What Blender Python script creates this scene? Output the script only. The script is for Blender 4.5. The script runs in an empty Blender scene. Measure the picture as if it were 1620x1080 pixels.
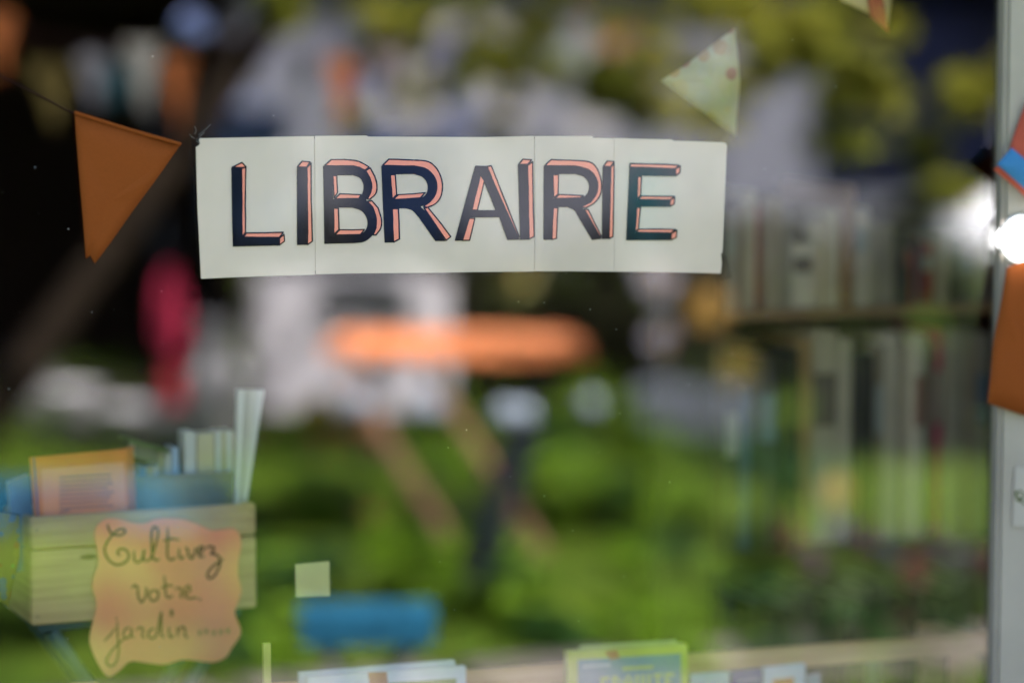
import bpy, bmesh, math, random
import numpy as np
from mathutils import Vector, Matrix
from mathutils.geometry import tessellate_polygon

R = math.radians
scene = bpy.context.scene
COL = scene.collection
random.seed(7)

# ------------------------------------------------------------------ camera
YAW, PITCH, DIST, EYE = R(20.7), R(5.5), 3.6, 1.65
FPX = 4500.0                                    # focal length in photo pixels (100 mm on 36 mm)
CAM = Vector((-DIST * math.sin(YAW), -DIST * math.cos(YAW), EYE))
FWD = Vector((math.sin(YAW) * math.cos(PITCH), math.cos(YAW) * math.cos(PITCH), -math.sin(PITCH)))
RGT = Vector((math.cos(YAW), -math.sin(YAW), 0))
UPV = RGT.cross(FWD)
cd = bpy.data.cameras.new('camera')
cam = bpy.data.objects.new('camera', cd)
COL.objects.link(cam)
m3 = Matrix((RGT, UPV, -FWD)).transposed()
cam.matrix_world = Matrix.Translation(CAM) @ m3.to_4x4()
cd.sensor_width = 36
cd.lens = 100
cd.clip_start = 0.05
cd.clip_end = 2000
cd.dof.use_dof = True
cd.dof.focus_distance = 3.54
cd.dof.aperture_fstop = 1.25
cd.dof.aperture_blades = 0
scene.camera = cam

# ------------------------------------------------------------------ world, sun, exposure
SUN_EL, SUN_AZ = R(50), R(18)                   # azimuth from +Y (behind the shop) towards +X
w = bpy.data.worlds.new('World')
scene.world = w
w.use_nodes = True
nt = w.node_tree
sky = nt.nodes.new('ShaderNodeTexSky')
sky.sky_type = 'NISHITA'
sky.sun_disc = False
sky.dust_density = 4.0
sky.ozone_density = 0.3
sky.sun_elevation = SUN_EL
sky.sun_rotation = SUN_AZ
nt.links.new(sky.outputs[0], nt.nodes['Background'].inputs[0])
nt.nodes['Background'].inputs[1].default_value = 0.06
sl = bpy.data.lights.new('sun', 'SUN')
sl.energy = 5.0
sl.angle = R(0.53)
sl.color = (1.0, 0.95, 0.87)
so = bpy.data.objects.new('sun', sl)
COL.objects.link(so)
sdir = Vector((math.sin(SUN_AZ) * math.cos(SUN_EL), math.cos(SUN_AZ) * math.cos(SUN_EL), math.sin(SUN_EL)))
so.rotation_euler = (-sdir).to_track_quat('-Z', 'Y').to_euler()
so.location = (0, 10, 20)
vs = scene.view_settings
vs.view_transform = 'Standard'
vs.look = 'None'
vs.exposure = 3.35
vs.gamma = 1
vs.use_curve_mapping = False
scene.render.engine = 'CYCLES'
scene.cycles.use_denoising = True
scene.cycles.max_bounces = 8
scene.cycles.transparent_max_bounces = 24
scene.cycles.caustics_reflective = False
scene.cycles.caustics_refractive = False
scene.cycles.sample_clamp_indirect = 25.0

# ------------------------------------------------------------------ where a point of the photograph lies in the place
def ray(px, py):
    return FWD + RGT * ((px - 810) / FPX) + UPV * ((540 - py) / FPX)
def P(px, py, D):                               # D metres along the optical axis
    return CAM + ray(px, py) * D
def on(px, py, y):                              # on the upright plane y (parallel to the glass)
    d = ray(px, py)
    return CAM + d * ((y - CAM.y) / d.y)
def on_plane(px, py, p0, n):
    d = ray(px, py)
    return CAM + d * ((p0 - CAM).dot(n) / d.dot(n))
def G(px, py, D):                               # a garden point that the glass (plane y = 0) mirrors
    p = P(px, py, D)
    return Vector((p.x, -p.y, p.z))
def Gz(px, py, z=0.0):                          # the same, at height z
    d = ray(px, py)
    p = CAM + d * ((z - CAM.z) / d.z)
    return Vector((p.x, -p.y, p.z))
def Dz(py, z=0.0):
    return (z - EYE) / ray(810, py).z

# ------------------------------------------------------------------ materials
MATS = {}
def mat(name, col, rough=0.6, spec=0.3, var=0.0, scale=8.0, stretch=(1, 1, 1), col2=None, bump=0.0, coat=0.0, coat_ior=1.5,
        metal=0.0, trans=0.0, detail=4, ramp=(0.35, 0.65), emit=None, sheen=0.0):
    if name in MATS: return MATS[name]
    m = bpy.data.materials.new(name); m.use_nodes = True
    t = m.node_tree; N = t.nodes; L = t.links
    b = N['Principled BSDF']
    b.inputs['Base Color'].default_value = (*col, 1)
    b.inputs['Roughness'].default_value = rough
    b.inputs['Specular IOR Level'].default_value = spec
    b.inputs['Metallic'].default_value = metal
    if coat:
        b.inputs['Coat Weight'].default_value = coat
        b.inputs['Coat IOR'].default_value = coat_ior
        b.inputs['Coat Roughness'].default_value = 0.01
    if sheen: b.inputs['Sheen Weight'].default_value = sheen
    if emit:
        b.inputs['Emission Color'].default_value = (*emit[0], 1)
        b.inputs['Emission Strength'].default_value = emit[1]
    if var or col2 or bump:
        tc = N.new('ShaderNodeTexCoord'); mp = N.new('ShaderNodeMapping')
        mp.inputs['Scale'].default_value = stretch
        L.new(tc.outputs['Object'], mp.inputs[0])
        n = N.new('ShaderNodeTexNoise'); n.inputs['Scale'].default_value = scale; n.inputs['Detail'].default_value = detail
        L.new(mp.outputs[0], n.inputs['Vector'])
        cr = N.new('ShaderNodeValToRGB')
        c2 = col2 or tuple(max(0, c * (1 - var)) for c in col)
        c1 = col if col2 else tuple(min(1, c * (1 + var * .6)) for c in col)
        cr.color_ramp.elements[0].color = (*c2, 1); cr.color_ramp.elements[0].position = ramp[0]
        cr.color_ramp.elements[1].color = (*c1, 1); cr.color_ramp.elements[1].position = ramp[1]
        L.new(n.outputs['Fac'], cr.inputs[0]); L.new(cr.outputs[0], b.inputs['Base Color'])
        if bump:
            bp = N.new('ShaderNodeBump'); bp.inputs['Strength'].default_value = bump; bp.inputs['Distance'].default_value = .004
            L.new(n.outputs['Fac'], bp.inputs['Height']); L.new(bp.outputs[0], b.inputs['Normal'])
    if trans:
        tr = N.new('ShaderNodeBsdfTranslucent')
        if var or col2: L.new(cr.outputs[0], tr.inputs[0])
        else: tr.inputs[0].default_value = (*col, 1)
        mx = N.new('ShaderNodeMixShader'); mx.inputs[0].default_value = trans
        L.new(b.outputs[0], mx.inputs[1]); L.new(tr.outputs[0], mx.inputs[2])
        L.new(mx.outputs[0], N['Material Output'].inputs[0])
    MATS[name] = m
    return m

def glass_mat(name, f0, tint=(1, 1, 1)):
    """thin clear sheet: reflects f0 head-on at each face, more at a slant (Schlick), lets the rest straight through"""
    m = bpy.data.materials.new(name); m.use_nodes = True
    t = m.node_tree; N = t.nodes; L = t.links
    N.remove(N['Principled BSDF'])
    ge = N.new('ShaderNodeNewGeometry')
    dt = N.new('ShaderNodeVectorMath'); dt.operation = 'DOT_PRODUCT'
    L.new(ge.outputs['Incoming'], dt.inputs[0]); L.new(ge.outputs['Normal'], dt.inputs[1])
    def math_(op, a, b=None):
        n = N.new('ShaderNodeMath'); n.operation = op
        for k, v in ((0, a), (1, b)):
            if v is None: continue
            if isinstance(v, (int, float)): n.inputs[k].default_value = v
            else: L.new(v, n.inputs[k])
        return n.outputs[0]
    c = math_('ABSOLUTE', dt.outputs['Value'])
    fr = math_('ADD', math_('MULTIPLY', math_('POWER', math_('SUBTRACT', 1.0, c), 5.0), 1 - f0), f0)
    tr = N.new('ShaderNodeBsdfTransparent'); tr.inputs[0].default_value = (*tint, 1)
    gl = N.new('ShaderNodeBsdfGlossy'); gl.inputs['Roughness'].default_value = 0.0
    mx = N.new('ShaderNodeMixShader')
    L.new(fr, mx.inputs[0]); L.new(tr.outputs[0], mx.inputs[1]); L.new(gl.outputs[0], mx.inputs[2])
    L.new(mx.outputs[0], N['Material Output'].inputs[0])
    return m

def spots_mat(name, base, spots, scale, size=0.35, coords='Object'):
    """cloth printed with coloured dots"""
    m = bpy.data.materials.new(name); m.use_nodes = True
    t = m.node_tree; N = t.nodes; L = t.links; b = N['Principled BSDF']
    b.inputs['Roughness'].default_value = .85; b.inputs['Specular IOR Level'].default_value = .15
    tc = N.new('ShaderNodeTexCoord')
    v = N.new('ShaderNodeTexVoronoi'); v.inputs['Scale'].default_value = scale
    L.new(tc.outputs[coords], v.inputs['Vector'])
    cr = N.new('ShaderNodeValToRGB'); cr.color_ramp.interpolation = 'CONSTANT'
    e = cr.color_ramp.elements
    e[0].color = (*spots[0], 1); e[0].position = 0
    e[1].color = (*spots[1], 1); e[1].position = 1 / len(spots)
    for i, c in enumerate(spots[2:], 2):
        k = e.new(i / len(spots)); k.color = (*c, 1)
    sep = N.new('ShaderNodeSeparateColor'); L.new(v.outputs['Color'], sep.inputs[0]); L.new(sep.outputs[0], cr.inputs[0])
    lt = N.new('ShaderNodeMath'); lt.operation = 'LESS_THAN'; lt.inputs[1].default_value = size
    L.new(v.outputs['Distance'], lt.inputs[0])
    mx = N.new('ShaderNodeMixRGB'); mx.inputs[1].default_value = (*base, 1)
    L.new(lt.outputs[0], mx.inputs[0]); L.new(cr.outputs[0], mx.inputs[2]); L.new(mx.outputs[0], b.inputs['Base Color'])
    MATS[name] = m
    return m

SIGN_COAT = dict(coat=1.0, coat_ior=1.75, spec=0.0)
M_PAPER = mat('sign_paper', (.66, .54, .455), .8, var=.13, scale=4.5, bump=.8, **SIGN_COAT)
M_INK = mat('sign_ink_black', (.004, .004, .008), .6, var=.5, scale=40,  **SIGN_COAT)
M_CORAL = mat('sign_ink_coral', (.90, .30, .21), .7, var=.05, scale=30, **SIGN_COAT)
M_GLASS = glass_mat('window_glass', .10)
M_TAPE = glass_mat('clear_tape', .03, (.93, .93, .92))
M_GREY = mat('grey_window_paint', (.36, .315, .275), .5, .3, var=.12, scale=6)
M_WALL = mat('shop_render', (.42, .40, .36), .9, .1, var=.12, scale=4, bump=.3)
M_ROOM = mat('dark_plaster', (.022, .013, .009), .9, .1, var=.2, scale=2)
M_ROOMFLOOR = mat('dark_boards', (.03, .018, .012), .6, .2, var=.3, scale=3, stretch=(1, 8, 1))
M_ROOF = mat('roof_tile', (.28, .12, .07), .8, .2, var=.3, scale=8)
M_PINE = mat('crate_pine', (.52, .37, .175), .65, .25, col2=(.40, .27, .125), scale=1.0, stretch=(5, 5, 120), ramp=(.3, .6), bump=.15, detail=5)
M_RAIL = mat('rack_pine', (.68, .44, .22), .6, .3, col2=(.54, .32, .14), scale=1.0, stretch=(4, 4, 90), ramp=(.3, .65))
M_KNOT = mat('pine_knot', (.20, .12, .05), .7, .2, var=.4, scale=60)
M_NOTE = mat('note_paper', (.88, .31, .165), .85, .15, col2=(.90, .46, .185), scale=7, ramp=(.42, .58), detail=1)
M_PEN = mat('note_pen', (.06, .025, .008), .7, .2)
M_PEN2 = mat('note_pen_olive', (.13, .08, .02), .7, .2)
M_ORANGE = mat('orange_cloth', (.27, .067, .014), .9, .1, var=.1, scale=900, stretch=(1, 1, 1), trans=.15)
M_BLUECLOTH = mat('blue_cloth', (.05, .19, .40), .9, .1, var=.1, scale=800)
M_REDCLOTH = mat('red_cloth', (.42, .085, .055), .9, .1, var=.1, scale=800)
M_CREAMCLOTH = mat('cream_cloth', (.6, .47, .25), .9, .1, var=.1, scale=600)
M_CORD = mat('cord', (.03, .014, .014), .9, .1)
M_FLORAL = spots_mat('floral_cloth', (.33, .33, .20), [(.36, .32, .15), (.33, .28, .18), (.26, .10, .10), (.26, .29, .29), (.33, .34, .23), (.31, .20, .09), (.30, .34, .18), (.36, .34, .22)], 44, .5)
M_PATTERN = spots_mat('patterned_cloth', (.16, .13, .03), [(.22, .08, .02), (.08, .11, .17), (.12, .2, .04), (.2, .15, .03)], 75, .5)
M_WHITE = mat('white_card', (.66, .67, .66), .7, .25, var=.04, scale=20)
M_PAGES = mat('book_pages', (.60, .58, .49), .85, .1, col2=(.46, .44, .36), scale=1, stretch=(300, 300, 20))
M_STEEL = mat('steel', (.6, .6, .62), .22, .5, metal=1.0)
def flat(name, c, r=.55, **k): return mat(name, c, r, .3, var=.07, scale=25, **k)

# ------------------------------------------------------------------ builders
def link(name, me, material, parent=None, smooth=False):
    o = bpy.data.objects.new(name, me)
    COL.objects.link(o)
    ms = material if isinstance(material, (list, tuple)) else [material]
    for x in ms: me.materials.append(x)
    if smooth:
        for p in me.polygons: p.use_smooth = True
    if parent is not None:
        o.parent = parent
        o.matrix_parent_inverse = Matrix.Translation(-ROOTS[parent.name]) if parent.name in ROOTS else Matrix()
    return o
ROOTS = {}
def tag(o, label=None, cat=None, group=None, kind=None):
    if label: o['label'] = label
    if cat: o['category'] = cat
    if group: o['group'] = group
    if kind: o['kind'] = kind
    return o
def thing(name, label, cat, loc, group=None, kind=None):
    o = bpy.data.objects.new(name, None)
    COL.objects.link(o)
    o.empty_display_size = .1
    o.location = loc
    ROOTS[o.name] = Vector(loc)
    return tag(o, label, cat, group, kind)

class MB:
    """collects shapes in world coordinates; build() links them as one mesh object"""
    def __init__(s): s.v = []; s.f = []; s.m = []
    def add(s, vs_, fs, mi=0):
        k = len(s.v); s.v += [tuple(v) for v in vs_]; s.f += [tuple(i + k for i in f) for f in fs]; s.m += [mi] * len(fs)
        return s
    def prism(s, pts, ext, mi=0):                # polygon pushed along ext, closed, with any outline
        n = len(pts); ext = Vector(ext)
        vs_ = [Vector(p) for p in pts] + [Vector(p) + ext for p in pts]
        tri = tessellate_polygon([[Vector(p) for p in pts]])
        fs = [tuple(t) for t in tri] + [tuple(i + n for i in reversed(t)) for t in tri]
        fs += [(i, i + n, (i + 1) % n + n, (i + 1) % n) for i in range(n)]
        return s.add(vs_, fs, mi)
    def box(s, o, a, b, c, mi=0):                # corner o and three edge vectors
        o, a, b, c = map(Vector, (o, a, b, c))
        v = [o, o + a, o + a + b, o + b, o + c, o + a + c, o + a + b + c, o + b + c]
        return s.add(v, [(0, 3, 2, 1), (4, 5, 6, 7), (0, 1, 5, 4), (1, 2, 6, 5), (2, 3, 7, 6), (3, 0, 4, 7)], mi)
    def cbox(s, x0, x1, y0, y1, z0, z1, mi=0):
        return s.box((x0, y0, z0), (x1 - x0, 0, 0), (0, y1 - y0, 0), (0, 0, z1 - z0), mi)
    def tube(s, pts, r, n=8, mi=0):
        pts = [Vector(p) for p in pts]; k = len(pts); rs = r if isinstance(r, (list, tuple)) else [r] * k
        vs_ = []; fs = []
        for i, p in enumerate(pts):
            d = (pts[min(i + 1, k - 1)] - pts[max(i - 1, 0)]).normalized()
            a = d.orthogonal().normalized() if i == 0 else (pa - d * pa.dot(d)).normalized()
            pa = a; b = d.cross(a)
            vs_ += [p + (a * math.cos(q) + b * math.sin(q)) * rs[i] for q in [2 * math.pi * j / n for j in range(n)]]
        for i in range(k - 1):
            for j in range(n):
                fs.append((i * n + j, i * n + (j + 1) % n, (i + 1) * n + (j + 1) % n, (i + 1) * n + j))
        fs += [tuple(reversed(range(n))), tuple((k - 1) * n + j for j in range(n))]
        return s.add(vs_, fs, mi)
    def lathe(s, c, prof, n=20, mi=0):           # prof: (radius, height) from bottom to top
        c = Vector(c); k = len(prof); vs_ = []; fs = []
        for r_, h in prof:
            vs_ += [c + Vector((r_ * math.cos(q), r_ * math.sin(q), h)) for q in [2 * math.pi * j / n for j in range(n)]]
        for i in range(k - 1):
            for j in range(n):
                fs.append((i * n + j, i * n + (j + 1) % n, (i + 1) * n + (j + 1) % n, (i + 1) * n + j))
        fs += [tuple(reversed(range(n))), tuple((k - 1) * n + j for j in range(n))]
        return s.add(vs_, fs, mi)
    def ball(s, c, r, n=10, mi=0, sq=(1, 1, 1)):
        k = n // 2
        prof = [(max(.001, math.sin(math.pi * i / k)) , -math.cos(math.pi * i / k)) for i in range(k + 1)]
        c = Vector(c); vs_ = []; fs = []
        for a, h in prof:
            vs_ += [c + Vector((a * math.cos(2 * math.pi * j / n) * r * sq[0], a * math.sin(2 * math.pi * j / n) * r * sq[1], h * r * sq[2])) for j in range(n)]
        for i in range(k):
            for j in range(n):
                fs.append((i * n + j, i * n + (j + 1) % n, (i + 1) * n + (j + 1) % n, (i + 1) * n + j))
        return s.add(vs_, fs, mi)
    def build(s, name, material, parent=None, smooth=False, bevel=0):
        me = bpy.data.meshes.new(name)
        me.from_pydata(s.v, [], s.f)
        if isinstance(material, (list, tuple)): me.polygons.foreach_set('material_index', s.m)
        if bevel:
            bm = bmesh.new(); bm.from_mesh(me)
            bmesh.ops.recalc_face_normals(bm, faces=bm.faces)
            bmesh.ops.bevel(bm, geom=[e for e in bm.edges], offset=bevel, segments=2, affect='EDGES', clamp_overlap=True)
            bm.to_mesh(me); bm.free()
        else:
            bm = bmesh.new(); bm.from_mesh(me); bmesh.ops.recalc_face_normals(bm, faces=bm.faces); bm.to_mesh(me); bm.free()
        me.update()
        return link(name, me, material, parent, smooth)

def smooth_line(pts, closed=False, n=6):
    out = []; k = len(pts); seg = k if closed else k - 1
    g = (lambda i: pts[i % k]) if closed else (lambda i: pts[max(0, min(k - 1, i))])
    for i in range(seg):
        p0, p1, p2, p3 = g(i - 1), g(i), g(i + 1), g(i + 2)
        for j in range(n):
            t = j / n
            out.append(tuple(.5 * (2 * b + (c - a) * t + (2 * a - 5 * b + 4 * c - d) * t * t + (3 * b - a - 3 * c + d) * t ** 3)
                             for a, b, c, d in zip(p0, p1, p2, p3)))
    if not closed: out.append(tuple(pts[-1]))
    return out
def ribbon2d(pts, wd, taper=False):
    """polyline -> list of quads in the same 2-D coordinates"""
    L_, R_ = [], []
    k = len(pts)
    for i, p in enumerate(pts):
        a = pts[max(0, i - 1)]; b = pts[min(k - 1, i + 1)]
        dx, dy = b[0] - a[0], b[1] - a[1]; q = math.hypot(dx, dy) or 1
        ww = wd * (.55 + .45 * min(1, i / 4, (k - 1 - i) / 4) if taper else 1) / 2
        L_.append((p[0] - dy / q * ww, p[1] + dx / q * ww)); R_.append((p[0] + dy / q * ww, p[1] - dx / q * ww))
    return L_, R_

# ------------------------------------------------------------------ the setting: ground, lawn, shop
gm = mat('earth_lawn', (.075, .115, .012), .95, .1, col2=(.035, .06, .006), scale=1.3, detail=6)
MB().add([(-400, -400, 0), (400, -400, 0), (400, 400, 0), (-400, 400, 0)], [(0, 1, 2, 3)]).build('ground', gm)['kind'] = 'structure'

# paved terrace in front of the shop
pm = mat('terrace_stone', (.30, .27, .23), .9, .2, var=.2, scale=5, bump=.3)
terr = MB().cbox(-4, 6, -2.95, -.001, -.05, .012).build('terrace', mat('mortar', (.16, .14, .12), .95))
terr['kind'] = 'structure'
slabs = [MB().cbox(0, .72, 0, .55, 0, .02)]
base_slab = None
for ix in range(12):
    for iy in range(5):
        x = -3.6 + ix * .74; y = -.56 - iy * .57
        if base_slab is None:
            base_slab = MB().cbox(0, .72, 0, .55, 0, .02).build('paving_slab', pm, terr, bevel=.004); s_ = base_slab
        else:
            s_ = base_slab.copy(); COL.objects.link(s_); s_.parent = terr
        s_.location = (x, y, .013 + random.uniform(0, .003))

XL, XR = on(1562, 900, 0).x - 3.4, on(1580, 540, 0).x            # the window opening
ZB, ZT = .78, 2.55
shop = thing('shop_building', 'grey painted bookshop front framing the window with a short tiled eave above', 'building', (0, .1, 0))
b = MB()
b.cbox(-5, XL - .08, .02, .22, 0, 3); b.cbox(XR + .30, 6, .02, .22, 0, 3)
b.cbox(XL - .08, XR + .30, .02, .22, 0, ZB - .06); b.cbox(XL - .08, XR + .30, .02, .22, ZT + .08, 3)
b.build('facade_wall', M_WALL, shop)
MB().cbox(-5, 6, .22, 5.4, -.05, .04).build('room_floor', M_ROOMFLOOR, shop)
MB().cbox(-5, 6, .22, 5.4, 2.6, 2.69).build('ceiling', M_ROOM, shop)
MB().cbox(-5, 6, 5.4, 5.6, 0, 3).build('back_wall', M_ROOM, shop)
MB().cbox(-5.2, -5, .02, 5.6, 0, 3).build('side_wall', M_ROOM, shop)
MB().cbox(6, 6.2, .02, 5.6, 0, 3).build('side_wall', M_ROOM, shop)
MB().add([(-5.4, -.22, 2.86), (6.4, -.22, 2.86), (6.4, 6, 5.2), (-5.4, 6, 5.2), (-5.4, -.22, 2.94), (6.4, -.22, 2.94), (6.4, 6, 5.3), (-5.4, 6, 5.3)],
         [(0, 3, 2, 1), (4, 5, 6, 7), (0, 1, 5, 4), (1, 2, 6, 5), (2, 3, 7, 6), (3, 0, 4, 7)]).build('roof', M_ROOF, shop)
win = thing('shop_window', 'large clear shop window pane reflecting the sunny garden, grey frame at its right', 'window', ((XL + XR) / 2, 0, ZB))
MB().cbox(XL, XR + .02, .0, .006, ZB, ZT).build('pane', M_GLASS, win)
post = MB()
post.cbox(XR - .004, XR + .30, -.014, .016, ZB - .06, ZT + .08)
post.build('frame_post', M_GREY, win, bevel=.006)
MB().cbox(XL - .08, XL, -.03, .10, ZB - .06, ZT + .08).build('frame_post', M_GREY, win, bevel=.004)
MB().cbox(XL, XR - .006, -.03, .10, ZT, ZT + .08).build('frame_rail', M_GREY, win, bevel=.004)
MB().cbox(XL, XR - .006, -.06, .12, ZB - .06, ZB).build('sill', M_GREY, win, bevel=.004)

dd = random.Random(21); dm = MB()
for _ in range(110):
    q = on(dd.uniform(0, 1560), dd.gauss(700, 300), -.0006); r0 = dd.uniform(.00025, .0007)
    dm.prism([q + Vector((math.cos(a) * r0 * dd.uniform(.6, 1.4), 0, math.sin(a) * r0)) for a in [k * math.pi / 3 for k in range(6)]], (0, .0002, 0))
dm.build('dust', mat('dust', (.35, .35, .34), .9), win)['kind'] = 'stuff'

# ------------------------------------------------------------------ the sign on the glass
sgn = thing('shop_sign', 'long white paper sign reading LIBRAIRIE in black and coral block letters on the glass', 'sign', on(730, 440, -.002))
def flat_poly(mb, loops, y, th=.0003):
    """outline with holes, photo pixels, on the upright plane y; a thin sheet with edges"""
    ls = [[on(p[0], p[1], y) for p in lp] for lp in loops]
    fl = [v for lp in ls for v in lp]
    tri = tessellate_polygon([[Vector((v.x, v.z, 0)) for v in lp] for lp in ls])
    n = len(fl)
    back = [v + Vector((0, th, 0)) for v in fl]
    fs = [tuple(t) for t in tri] + [tuple(i + n for i in reversed(t)) for t in tri]
    k = 0
    for lp in ls:
        q = len(lp)
        fs += [(k + i, k + (i + 1) % q, k + (i + 1) % q + n, k + i + n) for i in range(q)]
        k += q
    mb.add(fl + back, fs)
sheets = [
    ([(316, 219), (336, 218.5), (440, 216.5), (497, 215.5), (497.6, 325), (498.6, 434.5), (430, 436.5), (360, 439), (318, 441), (315, 380), (312.5, 330), (311, 280), (310, 233), (314.5, 230), (316.5, 227), (315, 223)], -.0024),
    ([(497.9, 215), (580, 214.6), (583, 216.3), (640, 216.5), (706, 216.8), (706, 431.2), (640, 431.8), (560, 432.5), (499.4, 434), (498.4, 325)], -.0028),
    ([(704, 216.8), (770, 217), (845.2, 215.3), (845.6, 330), (845.3, 429.4), (780, 430), (704, 431)], -.0024),
    ([(846, 215.2), (937.4, 215.8), (938, 218.2), (971.2, 219), (971.6, 330), (971.4, 429.6), (900, 429), (846.1, 429), (846.4, 330)], -.0028),
    ([(971.7, 218.6), (1063, 221), (1065.5, 222.8), (1110, 224), (1144, 225.6), (1148.5, 227), (1150, 231), (1147.5, 290), (1145, 350), (1143, 399), (1140.5, 402), (1142, 415), (1140.5, 432.5), (1060, 430.6), (971.9, 429.6)], -.0024),
]
for xs in (498, 846, 971.6):
    flat_strip = MB(); flat_poly(flat_strip, [[(xs - 4, 219.5), (xs + 4, 219.5), (xs + 4, 428.5), (xs - 4, 428.5)]], -.0019, .0003)
    flat_strip.build('backing_strip', M_PAPER, sgn)
for pts, y in sheets:
    mb = MB(); flat_poly(mb, [pts], y); mb.build('sheet', M_PAPER, sgn)
mb = MB()
def Z4(x, y): return (300 + x / 3.682, 200 + y / 3.682)
def Z5(x, y): return (720 + x / 3.682, 200 + y / 3.682)
rl = random.Random(3)
def curve(pts):
    """points; a third entry marks a point on a curve"""
    out = []; k = len(pts)
    for i in range(k):
        a, b_ = pts[i], pts[(i + 1) % k]
        out.append(a[:2])
        if len(a) > 2 and len(b_) > 2:
            p0, p3 = pts[i - 1][:2], pts[(i + 2) % k][:2]
            if len(pts[i - 1]) < 3: p0 = tuple(2 * u - v for u, v in zip(a, b_))
            if len(pts[(i + 2) % k]) < 3: p3 = tuple(2 * v - u for u, v in zip(a, b_))
            sl_ = smooth_line([p0, a[:2], b_[:2], p3], n=6)
            out += sl_[7:12]
    return out
def letter(word, Z, loops, corals):
    face = MB(); flat_poly(face, [[Z(*p) for p in curve(lp)] for lp in loops], -.0036, .0004)
    o = face.build('letter', M_INK, sgn)
    o['label'] = word
    cm = MB(); om = MB()
    for c in corals:
        cc = curve(c)
        flat_poly(cm, [[Z(*p) for p in cc]], -.0033, .0001)
        # hand-drawn outline
        ring = []
        for i in range(len(cc)):
            a, b_ = cc[i], cc[(i + 1) % len(cc)]
            ln = math.hypot(b_[0] - a[0], b_[1] - a[1]); q = max(1, int(ln / 60))
            for j in range(q):
                t = j / q; wob = 0 if j == 0 else rl.uniform(-1.2, 1.2)
                ring.append((a[0] + (b_[0] - a[0]) * t + wob, a[1] + (b_[1] - a[1]) * t + wob))
        ring += ring[:2]
        for i in range(len(ring) - 1):
            a, b_ = ring[i], ring[i + 1]
            dx, dy = b_[0] - a[0], b_[1] - a[1]; q = math.hypot(dx, dy)
            if q < .5: continue
            w1 = 3.6 + rl.uniform(-.5, .6); ex = 2.0
            nx, ny = -dy / q * w1, dx / q * w1; tx, ty = dx / q * ex, dy / q * ex
            flat_poly(om, [[Z(a[0] + nx - tx, a[1] + ny - ty), Z(b_[0] + nx + tx, b_[1] + ny + ty), Z(b_[0] - nx + tx, b_[1] - ny + ty), Z(a[0] - nx - tx, a[1] - ny - ty)]], -.0035 - .000012 * (i % 9), .00001)
    cm.build('side_shading', M_CORAL, o); om.build('outline', M_INK, o)
S = 1
letter('capital L with its right side and foot shaded coral', Z4, [[(243, 240), (302, 242), (303, 645), (522, 650), (523, 694), (252, 700), (248, 560)]],
       [[(249, 238), (305, 211), (329, 236), (302, 241)], [(303, 245), (328, 238), (325, 380), (325, 618), (306, 643)], [(312, 645), (331, 621), (440, 620), (546, 617), (522, 647)], [(523, 652), (550, 629), (553, 668), (523, 691)]])
letter('capital I after the L', Z4, [[(626, 238), (682, 238), (684, 690), (626, 691)]],
       [[(629, 236), (655, 204), (702, 207), (682, 238)], [(684, 241), (707, 213), (708, 430), (715, 668), (687, 689)]])
letter('capital B with coral shading', Z4,
       [[(778, 231), (960, 232, S), (1015, 255, S), (1050, 300, S), (1060, 350, S), (1052, 395, S), (1030, 430, S), (1065, 470, S), (1086, 530, S), (1085, 590, S), (1060, 640, S), (1015, 672, S), (960, 680, S), (785, 684), (782, 450)],
        [(832, 286), (950, 285, S), (990, 300, S), (1010, 330, S), (1013, 365, S), (1003, 400, S), (985, 422, S), (836, 424)],
        [(836, 473), (950, 474, S), (1000, 492, S), (1030, 530, S), (1036, 575, S), (1020, 610, S), (985, 632, S), (838, 632)]],
       [[(786, 229), (825, 194), (900, 193, S), (980, 203, S), (1045, 236, S), (1022, 256), (990, 240, S), (955, 231, S)], [(1026, 258), (1052, 242), (1078, 290, S), (1091, 340, S), (1085, 390, S), (1050, 425, S), (1036, 424), (1055, 385, S), (1061, 345, S), (1050, 300, S)],
        [(1036, 437), (1062, 433), (1098, 475, S), (1118, 545, S), (1112, 595, S), (1085, 632, S), (1068, 632), (1086, 590, S), (1086, 530, S), (1066, 470, S)],
        [(834, 287), (857, 286), (862, 385), (842, 416)], [(846, 422), (876, 393), (940, 396), (1000, 398), (986, 420)], [(838, 476), (866, 477), (870, 600), (840, 630)], [(846, 632), (875, 602), (950, 603), (1018, 600), (995, 630)]])
letter('capital R between B and A', Z4,
       [[(1117, 230), (1310, 232, S), (1375, 248, S), (1420, 290, S), (1438, 340, S), (1430, 395, S), (1400, 440, S), (1345, 468, S), (1380, 500), (1490, 668), (1432, 668), (1335, 530, S), (1300, 492, S), (1262, 478, S), (1178, 477), (1186, 676), (1136, 677), (1126, 450)],
        [(1168, 280), (1305, 278, S), (1355, 295, S), (1383, 330, S), (1386, 372, S), (1368, 405, S), (1330, 421, S), (1178, 426)]],
       [[(1124, 228), (1160, 192), (1280, 196, S), (1380, 203, S), (1430, 235, S), (1460, 285, S), (1473, 345, S), (1463, 410, S), (1430, 452, S), (1385, 472, S), (1362, 466), (1400, 440, S), (1432, 395, S), (1440, 340, S), (1422, 290, S), (1377, 248, S), (1310, 231, S)],
        [(1366, 476), (1388, 472), (1460, 560), (1521, 642), (1494, 664)], [(1170, 282), (1198, 281), (1206, 396), (1180, 424)], [(1186, 426), (1215, 398), (1300, 394), (1372, 386), (1345, 416)], [(1180, 480), (1216, 479), (1220, 560), (1222, 656), (1188, 674)]])
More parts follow.
